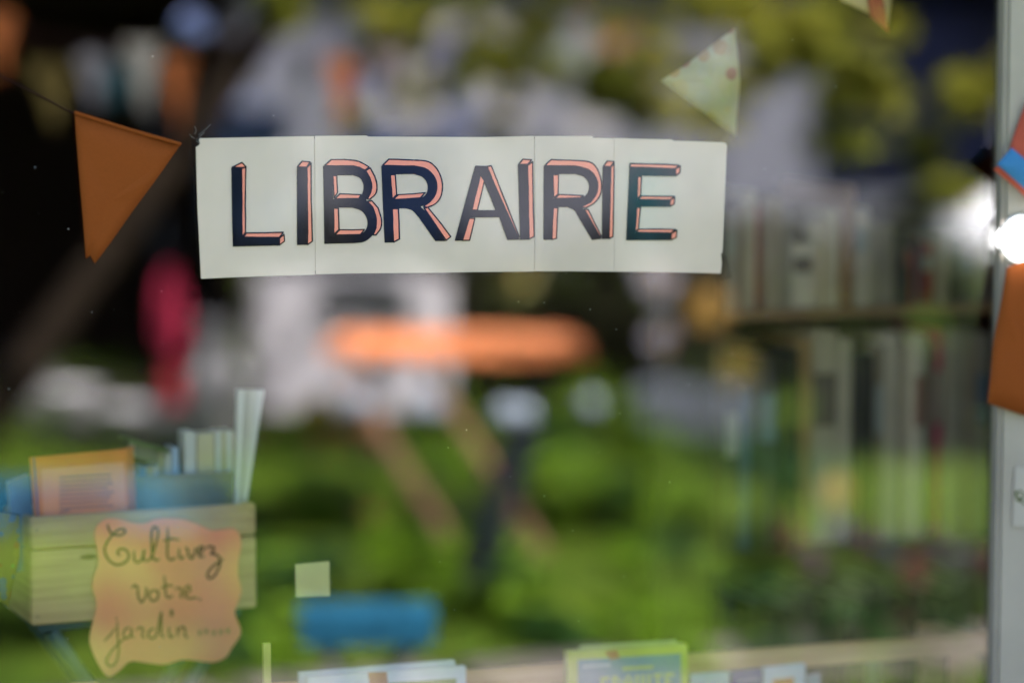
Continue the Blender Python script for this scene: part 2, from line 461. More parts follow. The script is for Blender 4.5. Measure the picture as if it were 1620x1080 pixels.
letter('capital A in the middle of the word', Z5, [[(118, 229), (185, 231), (378, 660), (305, 661), (258, 530), (88, 531), (45, 666), (-2, 666)], [(150, 274), (236, 488), (97, 488)]],
       [[(148, 282), (171, 316), (130, 488), (98, 488)], [(82, 536), (115, 536), (85, 663), (43, 664)], [(186, 234), (211, 230), (290, 430), (374, 642), (362, 656)]])
letter('capital I after the A', Z5, [[(367, 224), (422, 224), (430, 660), (380, 661)]],
       [[(372, 222), (395, 192), (446, 195), (423, 222)], [(423, 228), (452, 206), (455, 420), (461, 640), (431, 657)]])
letter('capital R in the second half of the word', Z5,
       [[(517, 231), (700, 232, S), (770, 250, S), (813, 290, S), (829, 340, S), (820, 395, S), (790, 440, S), (735, 468, S), (770, 505), (852, 656), (797, 661), (720, 530, S), (695, 490, S), (655, 471, S), (570, 470), (562, 660), (515, 661)],
        [(568, 279), (700, 278, S), (750, 295, S), (777, 330, S), (778, 372, S), (760, 403, S), (725, 418, S), (572, 421)]],
       [[(523, 229), (560, 194), (680, 198, S), (780, 207, S), (823, 240, S), (846, 295, S), (853, 345, S), (845, 400, S), (812, 445, S), (765, 473, S), (728, 472), (790, 441, S), (822, 395, S), (831, 340, S), (815, 290, S), (772, 250, S), (700, 231, S)],
        [(570, 282), (603, 281), (600, 395), (575, 416)], [(582, 420), (606, 397), (680, 400), (748, 404), (728, 417)], [(752, 482), (776, 485), (850, 636), (848, 650)], [(572, 473), (599, 474), (591, 652), (564, 659)]])
letter('narrow capital I squeezed against the second R', Z5, [[(860, 235), (906, 237), (896, 656), (855, 656)]],
       [[(865, 233), (886, 203), (926, 205), (906, 235)], [(907, 240), (926, 212), (924, 420), (919, 642), (897, 654)]])
letter('capital E at the end of the word', Z5, [[(1017, 240), (1282, 248), (1282, 291), (1063, 288), (1060, 428), (1252, 430), (1251, 469), (1056, 468), (1046, 618), (1258, 622), (1257, 663), (997, 663)]],
       [[(1018, 238), (1022, 217), (1160, 220), (1302, 226), (1283, 247)], [(1284, 250), (1312, 230), (1309, 270), (1285, 288)], [(1064, 292), (1086, 292), (1080, 402), (1061, 422)], [(1066, 426), (1085, 406), (1277, 408), (1254, 428)],
        [(1253, 432), (1280, 411), (1276, 452), (1252, 467)], [(1058, 472), (1080, 472), (1068, 597), (1049, 614)], [(1052, 617), (1071, 599), (1283, 600), (1259, 620)], [(1259, 625), (1292, 604), (1289, 646), (1259, 661)]])
# clear tape at the corners
for q in ([(298, 255), (303, 214), (322, 205), (330, 216), (312, 232), (309, 270)], [(306, 424), (318, 402), (362, 455), (343, 478)], [(1136, 408), (1150, 404), (1158, 440), (1139, 445)], [(1136, 222), (1153, 212), (1163, 232), (1150, 244)]):
    mb = MB(); flat_poly(mb, [q], -.0008, .0001); mb.build('tape', M_TAPE, sgn)
mb = MB(); rr = random.Random(5)
for k in range(9):
    x0, y0 = rr.uniform(298, 316), rr.uniform(212, 262); a = rr.uniform(-2.4, 1.2); l_ = rr.uniform(8, 26)
    ln = smooth_line([(x0, y0), (x0 + math.cos(a) * l_ * .5 + rr.uniform(-3, 3), y0 + math.sin(a) * l_ * .5), (x0 + math.cos(a) * l_, y0 + math.sin(a) * l_)], n=3)
    A, B = ribbon2d(ln, .6)
    for i in range(len(ln) - 1): flat_poly(mb, [[A[i], A[i + 1], B[i + 1], B[i]]], -.0012 - .00002 * k, .00001)
mb.build('tape_shred', mat('tape_white', (.16, .16, .16), .6), sgn)

# ------------------------------------------------------------------ bunting beside and above the sign
def pennant(parent, pts, y, material, name='pennant', th=.0008, bulge=.006):
    """thin cloth, slightly bellied; pts in photo pixels on the upright plane y"""
    w_ = [on(p[0], p[1], y) for p in pts]
    c = sum(w_, Vector()) / len(w_)
    n = 8; vs_ = []; fs = []
    mb = MB(); ring = []
    for i in range(len(w_)):
        a, b_ = w_[i], w_[(i + 1) % len(w_)]
        ring += [a.lerp(b_, j / n) for j in range(n)]
    k = len(ring); layers = [1, .66, .33]
    for s_ in layers:
        vs_ += [c + (p - c) * s_ + Vector((0, -bulge * (1 - s_ * s_) - .0012 * (1 + math.sin(p.x * 60 + p.z * 40)), 0)) for p in ring]
    vs_.append(c + Vector((0, -bulge, 0)))
    for l_ in range(2):
        for i in range(k): fs.append((l_ * k + i, l_ * k + (i + 1) % k, (l_ + 1) * k + (i + 1) % k, (l_ + 1) * k + i))
    for i in range(k): fs.append((2 * k + i, 2 * k + (i + 1) % k, 3 * k))
    m_ = len(vs_)
    vs2 = [v + Vector((0, th, 0)) for v in vs_]
    fs2 = [tuple(i + m_ for i in reversed(f)) for f in fs] + [(i, i + m_, (i + 1) % k + m_, (i + 1) % k) for i in range(k)]
    return mb.add(vs_ + vs2, fs + fs2).build(name, material, parent, smooth=True)

bl = thing('bunting', 'single orange cloth pennant on a dark cord left of the white sign', 'bunting', on(200, 415, -.03))
MB().tube([on(-60, 92, -.004), on(0, 120, -.004), on(60, 150, -.004), on(118, 180, -.004), on(200, 206, -.004), on(286, 229, -.004)], .0009, 5).build('cord', M_CORD, bl)
pennant(bl, [(118, 179), (286, 229), (242, 290), (150, 417), (143, 404), (136, 409), (126, 290)], -.003, M_ORANGE, bulge=.003)
mb = MB(); A_ = [on(118, 178, -.006), on(286, 228, -.006)]
mb.tube([A_[0], A_[0].lerp(A_[1], .5) + Vector((0, 0, -.001)), A_[1]], .0022, 6).build('hem', M_ORANGE, bl)

br = thing('bunting', 'pennants hanging sideways down the grey post, blue and red above plain orange', 'bunting', on(1625, 660, -.025))
MB().tube([on(1660, -60, -.025), on(1640, 160, -.025), on(1642, 330, -.025), on(1650, 430, -.025), on(1650, 680, -.025)], .0009, 5).build('cord', M_CORD, br)
pennant(br, [(1592, 250), (1626, 150), (1640, 200), (1640, 330), (1610, 300), (1570, 268)], -.021, M_REDCLOTH)
pennant(br, [(1576, 260), (1600, 234), (1642, 268), (1642, 318)], -.033, M_BLUECLOTH, 'blue_band')
pennant(br, [(1592, 424), (1650, 400), (1660, 660), (1620, 657), (1561, 637), (1572, 540)], -.022, M_ORANGE)

bf = thing('bunting', 'cream floral pennant with a red tipped one, on a cord above the sign right end', 'bunting', on(1165, 215, .15))
MB().tube([on(1165, 218, .15), on(1172, 130, .15), on(1168, 45, .15), on(1230, -20, .15), on(1330, -50, .15), on(1420, -70, .15)], 0.0017, 6).build('cord', M_CORD, bf)
pennant(bf, [(1045, 128), (1100, 92), (1162, 44), (1170, 130), (1164, 216), (1108, 176)], .15, M_FLORAL, bulge=.004)
pennant(bf, [(1290, -50), (1420, -80), (1404, 48), (1378, 24), (1330, 2)], .15, M_CREAMCLOTH, bulge=.003)
pennant(bf, [(1368, -50), (1388, -60), (1406, 52), (1376, 26)], .142, M_REDCLOTH, 'red_edge', bulge=.002)

# a lit lamp on the post, added for the glare mirrored there
lp_ = on(1613, 378, -.0142)
glow = thing('glare_dome', 'small lit white dome lamp added on the grey window post as glare', 'glow', (lp_.x, -.014, lp_.z))
MB().ball(lp_, .0305, 24).build('dome', mat('glare_white', (.8, .8, .8), .4, emit=((1, .98, .97), .9)), glow, smooth=True)
MB().tube([(lp_.x, -.0145, lp_.z), (lp_.x, -.019, lp_.z)], [.0335, .033], 24).build('rim', M_WHITE, glow, smooth=False)

# notice paper on the post
mb = MB(); flat_poly(mb, [[(1606, 738), (1680, 742), (1676, 838), (1602, 832)]], -.0165, .0005)
nt_ = tag(mb.build('notice', mat('notice_paper', (.40, .355, .315), .8), None), 'faint grey paper notice with a black squiggle pinned low on the post', 'notice')
mb = MB()
for i, st in enumerate(([(1606, 785), (1612, 776), (1620, 782), (1614, 792), (1607, 788)], [(1606, 776), (1614, 790), (1622, 798)])):
    A, B = ribbon2d(smooth_line(st, n=4), 2.2)
    for j in range(len(A) - 1): flat_poly(mb, [[A[j], A[j + 1], B[j + 1], B[j]]], -.0172 - i * .0001, .00005)
mb.build('drawing', M_INK, nt_)

# square note on the glass, and dust on it
mb = MB(); flat_poly(mb, [[(467, 892), (521, 887), (522, 942), (468, 944)]], .2, .0006)
tag(mb.build('sticky_note', mat('pale_yellow_note', (.60, .54, .25), .8, var=.05), None), 'small pale yellow square of paper stuck on the glass above the blue stool', 'paper')

# ------------------------------------------------------------------ the wooden crate of books, left
D0 = 3.80
SA = math.atan(.44)
CA = (RGT * math.cos(SA) + Vector((FWD.x, FWD.y, 0)).normalized() * math.sin(SA)).normalized()   # along the front
CB = Vector((-CA.y, CA.x, 0))                                                                   # into the crate
C0 = P(50, 989, D0)                                                                             # front bottom left corner
CZ = Vector((0, 0, 1))
def CP(px, py, b=0.0): return on_plane(px, py, C0 + CB * b, CB)
CW = (CP(406, 955) - C0).dot(CA)
CH = CP(48, 820).z - C0.z
CDP = .145
crate = thing('book_crate', 'small pale pine crate of books with a handwritten orange note on its front', 'crate', C0)
zj = CH * .70
MB().box(C0, CA * CW, CB * .011, CZ * (zj - .0012)).build('plank', M_PINE, crate, bevel=.002)
MB().box(C0 + CZ * (zj + .0012), CA * CW, CB * .011, CZ * (CH - zj)).build('plank', M_PINE, crate, bevel=.0025)
for t in (0, 1):
    for z0, z1 in ((0, zj - .001), (zj + .001, CH)):
        MB().box(C0 + CB * .012 + CA * (t * (CW - .011)) + CZ * z0, CA * .011, CB * (CDP - .024), CZ * (z1 - z0)).build('side_plank', M_PINE, crate, bevel=.002)
MB().box(C0 + CB * (CDP - .011), CA * CW, CB * .011, CZ * (CH * .98)).build('back_plank', M_PINE, crate, bevel=.002)
MB().box(C0 + CB * .012 + CA * .012 + CZ * .002, CA * (CW - .024), CB * (CDP - .024), CZ * .008).build('base', M_PINE, crate)
k_ = CP(140, 880, -.0004)
ks = [k_ + CA * (math.cos(t) * .012) + CZ * (math.sin(t) * .0035) for t in [i * math.pi / 8 for i in range(16)]]
MB().prism(ks, CB * .0006).build('knot', M_KNOT, crate)
for px, py in ((60, 975), (58, 838), (398, 808)):
    MB().tube([CP(px, py, -.0006), CP(px, py, .004)], .0014, 8).build('nail', mat('nail', (.10, .09, .07), .6), crate)

# note on the crate
note = thing('handwritten_note', 'wavy edged orange paper with Cultivez votre jardin handwritten, on the pine crate', 'note', CP(170, 1066, -.004))
def ZN(x, y): return (130 + x / 4.075, 810 + y / 4.075)
ol = [(95, 90), (150, 45), (230, 42), (320, 65), (400, 72), (470, 45), (560, 38), (650, 45), (740, 75), (830, 115), (900, 112), (970, 105), (1015, 140), (1025, 220), (1010, 300), (1005, 400), (1028, 500), (1005, 580), (985, 650), (1020, 740), (1015, 800), (960, 880), (930, 930), (850, 965), (740, 955), (640, 950), (530, 980), (420, 970), (310, 960), (240, 1020), (180, 1058), (135, 1030), (80, 930), (48, 830), (60, 740), (85, 650), (92, 580), (65, 480), (80, 400), (105, 330), (95, 230), (80, 150)]
ol = smooth_line(ol, True, 4)
MB().prism([CP(*ZN(*p), -.0035) for p in ol], CB * .0008).build('paper', M_NOTE, note)
words = [
 ('line', M_PEN, 15, [[(165, 75), (172, 110), (195, 140), (240, 148), (275, 130), (268, 108), (235, 112), (200, 140), (165, 185), (145, 235), (160, 290), (200, 330), (245, 335), (290, 310), (300, 270), (275, 238), (240, 238), (228, 262), (245, 280)],
  [(335, 245), (335, 300), (350, 320), (380, 310), (398, 260), (398, 245), (396, 295), (415, 318)],
  [(415, 318), (445, 290), (470, 220), (488, 150), (485, 105), (462, 95), (448, 130), (450, 220), (455, 285), (475, 308), (500, 300)],
  [(550, 95), (552, 180), (548, 250), (555, 295), (580, 305), (605, 285)], [(520, 185), (570, 170), (630, 178)],
  [(625, 230), (625, 280), (640, 298), (658, 280)], [(665, 225), (680, 240), (690, 285), (710, 295), (728, 250), (735, 225)],
  [(745, 265), (775, 250), (780, 225), (762, 220), (750, 250), (760, 285), (790, 280)],
  [(795, 235), (820, 220), (850, 228), (840, 255), (830, 265), (870, 275), (890, 310), (880, 360), (850, 410), (820, 425), (808, 400), (830, 360), (880, 320), (910, 300)]]),
 ('line', M_PEN2, 13, [[(320, 490), (335, 470), (355, 480), (362, 540), (380, 578), (405, 550), (415, 500), (410, 480)], [(470, 500), (440, 510), (432, 545), (455, 570), (485, 555), (490, 515), (470, 500), (500, 520)],
  [(528, 405), (535, 470), (540, 530), (560, 550), (585, 530)], [(505, 490), (550, 470), (590, 475)], [(600, 500), (620, 485), (640, 495), (635, 540), (650, 548)],
  [(660, 530), (690, 510), (695, 480), (672, 478), (660, 520), (675, 550), (710, 552), (745, 548)], [(762, 548), (758, 572)]]),
 ('line', M_PEN2, 12, [[(219, 674), (222, 690)], [(140, 830), (180, 790), (215, 740)], [(225, 700), (228, 780), (235, 870), (225, 950), (190, 990), (158, 970), (165, 930), (200, 880), (250, 830), (290, 800)],
  [(310, 740), (280, 750), (265, 785), (280, 810), (310, 795), (320, 745), (318, 790), (335, 808)], [(350, 760), (370, 740), (392, 752), (388, 795), (405, 808)],
  [(470, 745), (435, 760), (425, 795), (450, 812), (478, 790), (495, 720), (510, 640), (510, 720), (510, 785), (530, 805)], [(560, 735), (560, 785), (575, 805), (590, 785)],
  [(565, 630), (590, 665)], [(590, 632), (562, 664)], [(578, 622), (577, 672)], [(612, 735), (618, 800)], [(618, 770), (640, 738), (660, 745), (665, 795), (685, 805)]]),
 ('flower_row', mat('note_pen_pale', (.36, .27, .07), .8), 9, sum([[[(x - 16, 770 + d - 16), (x + 16, 770 + d + 16)], [(x + 16, 770 + d - 16), (x - 16, 770 + d + 16)], [(x, 770 + d - 22), (x, 770 + d + 22)]] for x, d in ((760, 5), (800, -4), (850, 6), (895, 0), (940, -8))], [])),
]
for wi, (nm, mt, wd, strokes) in enumerate(words):
    mb = MB()
    for si, st in enumerate(strokes):
        ln = smooth_line(st, n=5); A, B = ribbon2d(ln, wd, True); bb = -.0037 - .00003 * si
        for i in range(len(ln) - 1):
            mb.add([CP(*ZN(*q), bb) for q in (A[i], A[i + 1], B[i + 1], B[i])], [(0, 1, 2, 3)])
    mb.build({'line': 'handwriting'}.get(nm, nm), mt, note)

# books and cards standing in the crate
def crate_card(label, cat, quad, b, th, material, name='book', pages=True, group='books in the pine crate'):
    """a thin block whose front face is the quad (photo pixels) on the plane b metres inside the crate front"""
    f = [CP(x, y, b) for x, y in quad]
    root = thing(name, label, cat, f[3], group)
    e = CB * th
    if pages and th > .004:
        MB().prism(f, CB * .0012).build('cover', material, root)
        MB().prism([v + e - CB * .0012 for v in f], CB * .0012).build('cover', material, root)
        c = sum(f, Vector()) / 4
        MB().prism([c + (v - c) * .985 + CB * .0013 for v in f], e - CB * .0027).build('pages', M_PAGES, root)
    else:
        MB().prism(f, e).build('card', material, root)
    return root
zf = lambda y: y
oc = flat('orange_cover', (.62, .17, .035)); pk = flat('peach_cover', (.72, .27, .13)); vio = flat('violet_cover', (.10, .07, .17))
r_ = crate_card('orange paperback at the left front of the pine crate with text lines', 'book', [(48, 724), (201, 710), (207, 880), (62, 890)], .020, .007, oc)
# printed panel and lines on the cover
MB().prism([CP(66, 742, .0196), CP(196, 730, .0196), CP(202, 850, .0196), CP(70, 860, .0196)], CB * .0002).build('printed_panel', pk, r_)
txt = MB(); rt = random.Random(9)
for i in range(9):
    y0 = 752 + i * 7.0; x1 = 180 - (70 if i == 8 else rt.uniform(0, 10))
    txt.prism([CP(94, y0 + 1.5, .0192), CP(x1, y0 - 3.5, .0192), CP(x1, y0 - .8, .0192), CP(94, y0 + 4.2, .0192)], CB * .0001)
txt.build('printed_text', flat('print_mauve', (.26, .11, .10)), r_)
MB().prism([CP(52, 724, .0192), CP(55, 723.5, .0192), CP(66, 870, .0192), CP(63, 870, .0192)], CB * .0001).build('printed_stripe', vio, r_)
crate_card('orange card with a red edge standing just behind the front paperback', 'card', [(150, 722), (211, 705), (219, 880), (150, 880)], .030, .003, flat('orange_card', (.47, .14, .035)), 'card')
crate_card('pale blue book poking out at the left end of the crate', 'book', [(14, 764), (46, 750), (60, 900), (24, 905)], .040, .016, flat('pale_blue_cover', (.10, .15, .25)))
# card divider with the row of pale spines above it
dv = [CP(215, 754, .066), CP(374, 746, .066), CP(376, 860, .066), CP(218, 870, .066)]
tag(MB().prism(dv, CB * .006).build('divider', mat('olive_board', (.24, .22, .11), .8, var=.2, scale=20), None), 'olive brown divider board inside the crate below the row of pale spines', 'board')
spines = [((221, 738), (231, 737), 752, (.16, .25, .33), 'slate blue spine at the left of the pale row'), ((232, 740), (243, 738), 752, (.50, .44, .20), 'short straw coloured spine in the pale row'),
          ((244, 737), (249, 736), 751, (.55, .57, .52), 'thin white spine beside the short straw one'), ((250, 716), (260, 718), 750, (.32, .31, .16), 'olive spine under the tilted green book'),
          ((262, 716), (270, 718), 749, (.50, .52, .46), 'narrow ivory spine under the tilted green book'), ((272, 706), (282, 708), 749, (.34, .46, .60), 'light blue spine right of the tilted green book'),
          ((292, 683), (309, 682), 748, (.63, .63, .56), 'broad white spine with a bare gap to its left'), ((312, 686), (339, 684), 748, (.58, .53, .30), 'widest spine of the pale row, buttery yellow'),
          ((341, 682), (350, 681), 747, (.60, .64, .56), 'pale green white spine right of the buttery yellow one'), ((351, 683), (357, 682), 747, (.50, .47, .23), 'thin mustard spine in the pale row'),
          ((358, 681), (367, 680), 747, (.62, .66, .60), 'mint white spine near the right end of the row'), ((368, 684), (374, 684), 746, (.44, .36, .20), 'tan spine at the right end of the pale row')]
for (x0, y0), (x1, y1), yb, c, lb in spines:
    crate_card(lb, 'book', [(x0, y0), (x1, y1), (x1 + 1, 800), (x0 + 1, 802)], .085, .03, flat('spine_%d' % x0, c))
crate_card('thin dark green book lying tilted over the short spines', 'book', [(205, 694), (268, 712), (269, 717), (205, 700)], .079, .05, flat('moss_cover', (.09, .15, .03)), pages=False)
crate_card('grey green book lying under the tilted dark green one', 'book', [(213, 702), (250, 714), (250, 735), (213, 724)], .088, .03, flat('sage_cover', (.17, .18, .12)))
# tall fan of white leaflets
for k, (xt0, xt1, xb0, xb1, lb) in enumerate(((377, 387, 373, 378, 'leftmost upright leaflet of the tall white fan'), (387.5, 397, 378.3, 381, 'second leaflet of the tall white fan, slightly grey'),
                                              (397.5, 406, 381.3, 384, 'third leaflet of the tall white fan'), (406.5, 418, 384.3, 388, 'rightmost leaflet of the tall white fan, leaning right'))):
    crate_card(lb, 'leaflet', [(xt0, 617), (xt1, 617), (xb1, 812), (xb0, 812)], .03 + .004 * (k % 2), .012, flat('leaflet_%d' % k, ((.62, .63, .58), (.47, .47, .40), (.58, .58, .50), (.64, .65, .62))[k]), 'leaflet', False, 'fan of white leaflets in the crate')
# patterned pennant at the left edge
bp_ = thing('bunting', 'dark patterned pennant hanging at the left edge beside the crate', 'bunting', P(10, 962, 3.74))
yy = P(10, 880, 3.74).y
MB().tube([on(-40, 800, yy), on(32, 814, yy)], .001, 5).build('cord', M_CORD, bp_)
pennant(bp_, [(-45, 802), (30, 815), (31, 880), (12, 963), (0, 950), (-20, 880)], yy, M_PATTERN)

# blue folding stand under the crate
M_BLUEPAINT = mat('blue_paint', (.02, .10, .20), .45, .4, var=.25, scale=12)
M_STAND = mat('dark_blue_paint', (.012, .05, .09), .5, .4, var=.3, scale=14)
st = thing('folding_stand', 'dark blue folding stand with crossed legs carrying the pine crate', 'stand', C0 + CA * CW / 2 + CB * .06 - CZ * C0.z)
MB().box(C0 + CA * .012 + CB * .012 - CZ * .012, CA * (CW - .03), CB * (CDP - .02), CZ * .0105).build('top', M_STAND, st, bevel=.002)
for bq in (.02, .11):
    MB().tube([C0 + CA * .03 + CB * bq - CZ * .013, C0 + CA * .62 + CB * bq - CZ * (C0.z - .03)], .011, 8).build('leg', M_STAND, st)
    MB().tube([C0 + CA * (CW - .03) + CB * (bq + .012) - CZ * .013, C0 + CA * (CW - .55) + CB * (bq + .012) - CZ * (C0.z - .03)], .011, 8).build('leg', M_STAND, st)
MB().tube([C0 + CA * .62 + CB * .02 - CZ * (C0.z - .045), C0 + CA * .62 + CB * .11 - CZ * (C0.z - .045)], .009, 8).build('stretcher', M_STAND, st)
MB().tube([C0 + CA * (CW - .55) + CB * .032 - CZ * (C0.z - .045), C0 + CA * (CW - .55) + CB * .122 - CZ * (C0.z - .045)], .009, 8).build('stretcher', M_STAND, st)

# ------------------------------------------------------------------ the pine display rack, bottom right
RA0, RA1 = P(735, 1062, 3.86), P(1600, 1009, 4.14)
RA1.z = RA0.z = (RA0.z + RA1.z) / 2
ra = (RA1 - RA0); RL = ra.length; ra.normalize(); rb = Vector((-ra.y, ra.x, 0))
def RP(px, py, b=0.0): return on_plane(px, py, RA0 + rb * b, rb)
zt_l, zt_r = RP(740, 1057).z, RP(1556, 1006).z
ztop = (zt_l + zt_r) / 2; zbot = ztop - .030
rack = thing('display_rack', 'pale pine rack rail with posts holding face-out books below the window', 'rack', Vector((RA0.x, RA0.y, .03)).lerp(Vector((RA1.x, RA1.y, .03)), .5))
o_ = Vector((RA0.x, RA0.y, zbot)) - ra * .55
MB().box(o_, ra * (RL + .55), rb * .02, CZ * .030).build('top_rail', M_RAIL, rack, bevel=.003)
for t in (-.52, RL * .89):
    MB().box(Vector((RA0.x, RA0.y, .034)) + ra * t + rb * .003, ra * .042, rb * .02, CZ * (zbot - .035)).build('post', M_RAIL, rack, bevel=.003)
    MB().box(Vector((RA0.x, RA0.y, .034)) + ra * (t + .0) + rb * .10, ra * .042, rb * .02, CZ * (zbot - .035)).build('post', M_RAIL, rack, bevel=.003)
    MB().box(o_ + ra * (.55 + t) + rb * .0205 + CZ * .002, ra * .042, rb * .10, CZ * .026).build('side_rail', M_RAIL, rack, bevel=.003)
MB().box(o_ + ra * .02 + rb * .024 - CZ * .16, ra * (RL + .48), rb * .10, CZ * .016).build('shelf', M_RAIL, rack, bevel=.003)
MB().box(o_ + ra * .02 - rb * .012 - CZ * .145, ra * (RL + .48), rb * .012, CZ * .03).build('front_lip', M_RAIL, rack, bevel=.003)

def rack_book(label, quad, b, th, material, name='book', extra=None):
    """front face = the quad on the plane b in front of (-) the rail; the foot rests on the shelf lip line"""
    f = [RP(x, y, b) for x, y in quad]
    root = thing(name, label, 'book', f[3], 'face-out books on the pine rack')
    MB().prism(f, rb * .0015).build('cover', material, root)
    MB().prism([v + rb * (th - .0015) for v in f], rb * .0015).build('cover', material, root)
    c = sum(f, Vector()) / 4
    MB().prism([c + (v - c) * .985 + rb * .0016 for v in f], rb * (th - .0033)).build('pages', M_PAGES, root)
    for nm, q_, m_, lay in extra or []:
        MB().prism([RP(x, y, b - .0003 * lay) for x, y in q_], rb * .0002).build(nm, m_, root)
    return root
yg = flat('lime_cover', (.50, .52, .10)); gb = flat('grey_blue_print', (.20, .31, .36)); yl = flat('lime_lettering', (.50, .55, .16)); wt = flat('white_cover', (.66, .68, .70)); tan = flat('tan_clip', (.42, .17, .06))
def block_word(word, x0, x1, y0, y1, slope):
    """block capitals as print, in photo pixels"""
    F5 = {'G': ['111', '100', '101', '101', '111'], 'R': ['110', '101', '110', '101', '101'], 'A': ['010', '101', '111', '101', '101'], 'V': ['101', '101', '101', '101', '010'], 'I': ['1', '1', '1', '1', '1'], 'T': ['111', '010', '010', '010', '010'], 'E': ['111', '100', '110', '100', '111']}
    tot = sum(len(F5[c][0]) + 1 for c in word) - 1; u = (x1 - x0) / tot; v = (y1 - y0) / 5; x = x0; out = []
    for c in word:
        for r0, row in enumerate(F5[c]):
            for k, ch in enumerate(row):
                if ch == '1':
                    a0, a1 = x + k * u, x + k * u + u; s0 = (a0 - x0) * slope; s1 = (a1 - x0) * slope
                    out.append([(a0, y0 + r0 * v + s0), (a1, y0 + r0 * v + s1), (a1, y0 + r0 * v + v + s1), (a0, y0 + r0 * v + v + s0)])
        x += (len(F5[c][0]) + 1) * u
    return out
ex = [('printed_panel', [(914, 1043), (1077, 1033), (1079, 1190), (915, 1200)], gb, 1), ('author_line', [(922, 1051), (966, 1048), (966, 1053), (922, 1056)], flat('pale_lettering', (.42, .50, .52)), 2),
      ('subtitle_line', [(985, 1054), (1033, 1051), (1033, 1057), (985, 1060)], yl, 2), ('clip', [(957, 1030), (976, 1027), (981, 1040), (966, 1043)], tan, 4)]
gbk = rack_book('lime green book with a grey blue cover panel standing on the rack', [(897, 1030), (1088, 1018), (1091, 1190), (899, 1200)], -.035, .012, yg, extra=ex)
mb = MB()
for q_ in block_word('GRAVITE', 950, 1066, 1070, 1098, -.06): mb.prism([RP(x, y, -.0357) for x, y in q_], rb * .0002)
mb.build('title_lettering', yl, gbk)
rack_book('second lime book peeping out behind the grey blue one', [(920, 1022), (1072, 1013), (1075, 1190), (922, 1195)], -.021, .010, flat('pale_lime_cover', (.52, .53, .20)))
ex = [('picture_print', [(606, 1080), (722, 1072), (722, 1140), (606, 1150)], flat('green_print', (.26, .33, .10)), 1), ('clip', [(582, 1063), (612, 1062), (616, 1100), (588, 1101)], tan, 3)]
rack_book('white covered book with a tan clip on its top edge, left of the rail', [(486, 1070), (737, 1053), (738, 1200), (487, 1210)], -.035, .010, wt, extra=ex)
rack_book('pale grey book just behind the white clipped one', [(474, 1064), (720, 1044), (722, 1200), (476, 1210)], -.022, .010, flat('pale_cover', (.60, .62, .65)))
rack_book('white ruled booklet right of the lime books', [(1093, 1066), (1153, 1062), (1154, 1190), (1093, 1195)], -.03, .006, flat('ruled_cover', (.58, .62, .60)))
rack_book('small purple book beside the white ruled booklet', [(1156, 1062), (1206, 1057), (1207, 1190), (1157, 1195)], -.028, .008, flat('purple_cover', (.12, .10, .25)), extra=[('title_lettering', [(1166, 1074), (1200, 1071), (1200, 1076), (1166, 1079)], flat('mauve_lettering', (.3, .28, .4)), 1)])
rack_book('white book with an orange block on its cover, right of the purple one', [(1208, 1056), (1274, 1049), (1276, 1190), (1209, 1195)], -.026, .008, flat('white_cover_b', (.60, .62, .66)), extra=[('orange_block', [(1222, 1074), (1256, 1070), (1257, 1120), (1223, 1124)], flat('orange_print', (.55, .20, .06)), 1)])
rack_book('narrow grey book at the right end of the face-out row', [(1278, 1069), (1298, 1064), (1299, 1190), (1279, 1195)], -.024, .006, flat('grey_cover', (.45, .47, .50)))

# thin wooden stake by the glass
a0 = on(421, 1016, .10)
MB_ = MB().box((a0.x - .005, .094, .034), (.0095, 0, 0), (0, .008, 0), (0, 0, a0.z - .034)).build('wooden_stake', mat('stake_wood', (.46, .40, .14), .7, var=.1, scale=20), None)
tag(MB_, 'thin straw coloured wooden stake standing between crate and white book', 'stake')

# ------------------------------------------------------------------ inside the shop: bookcase at the right
YB = .74
M_SHELF = mat('shelf_oak', (.44, .25, .13), .6, .3, col2=(.34, .18, .09), scale=1, stretch=(6, 6, 60))
bc = thing('bookcase', 'oak bookcase behind the glass at the right, packed with pale spines', 'bookcase', (on(1350, 600, YB).x, YB + .12, .04))
def bx(px): return on(px, 540, YB).x
def bz(py): return on(1400, py, YB).z
X0, X1 = bx(1128), bx(1690)
levels = [bz(1330), bz(858), bz(486)]; ZCASE = bz(292)
for i, z in enumerate(levels):
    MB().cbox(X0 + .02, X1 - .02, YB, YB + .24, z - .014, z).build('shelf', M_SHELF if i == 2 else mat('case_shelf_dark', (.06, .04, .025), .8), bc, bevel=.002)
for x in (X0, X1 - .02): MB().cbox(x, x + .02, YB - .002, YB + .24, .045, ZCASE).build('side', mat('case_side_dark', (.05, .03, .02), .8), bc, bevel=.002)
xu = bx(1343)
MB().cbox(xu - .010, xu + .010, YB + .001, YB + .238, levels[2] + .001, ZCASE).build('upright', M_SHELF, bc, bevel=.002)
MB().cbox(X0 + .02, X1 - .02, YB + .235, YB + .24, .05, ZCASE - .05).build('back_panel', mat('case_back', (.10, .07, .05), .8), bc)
PAL = {'cream': (.60, .55, .43), 'white': (.70, .66, .58), 'ivory': (.62, .58, .48), 'grey': (.38, .35, .31), 'charcoal': (.06, .06, .065), 'taupe': (.38, .32, .26), 'pink': (.62, .05, .20), 'red': (.38, .06, .06), 'blue': (.10, .16, .27), 'olive': (.24, .22, .05), 'tan': (.45, .30, .15), 'black': (.03, .03, .035), 'slate': (.20, .19, .18)}
ORD = ['first', 'second', 'third', 'fourth', 'fifth', 'sixth', 'seventh', 'eighth', 'ninth', 'tenth', 'eleventh', 'twelfth', 'thirteenth', 'fourteenth', 'fifteenth', 'sixteenth', 'seventeenth', 'eighteenth', 'nineteenth', 'twentieth']
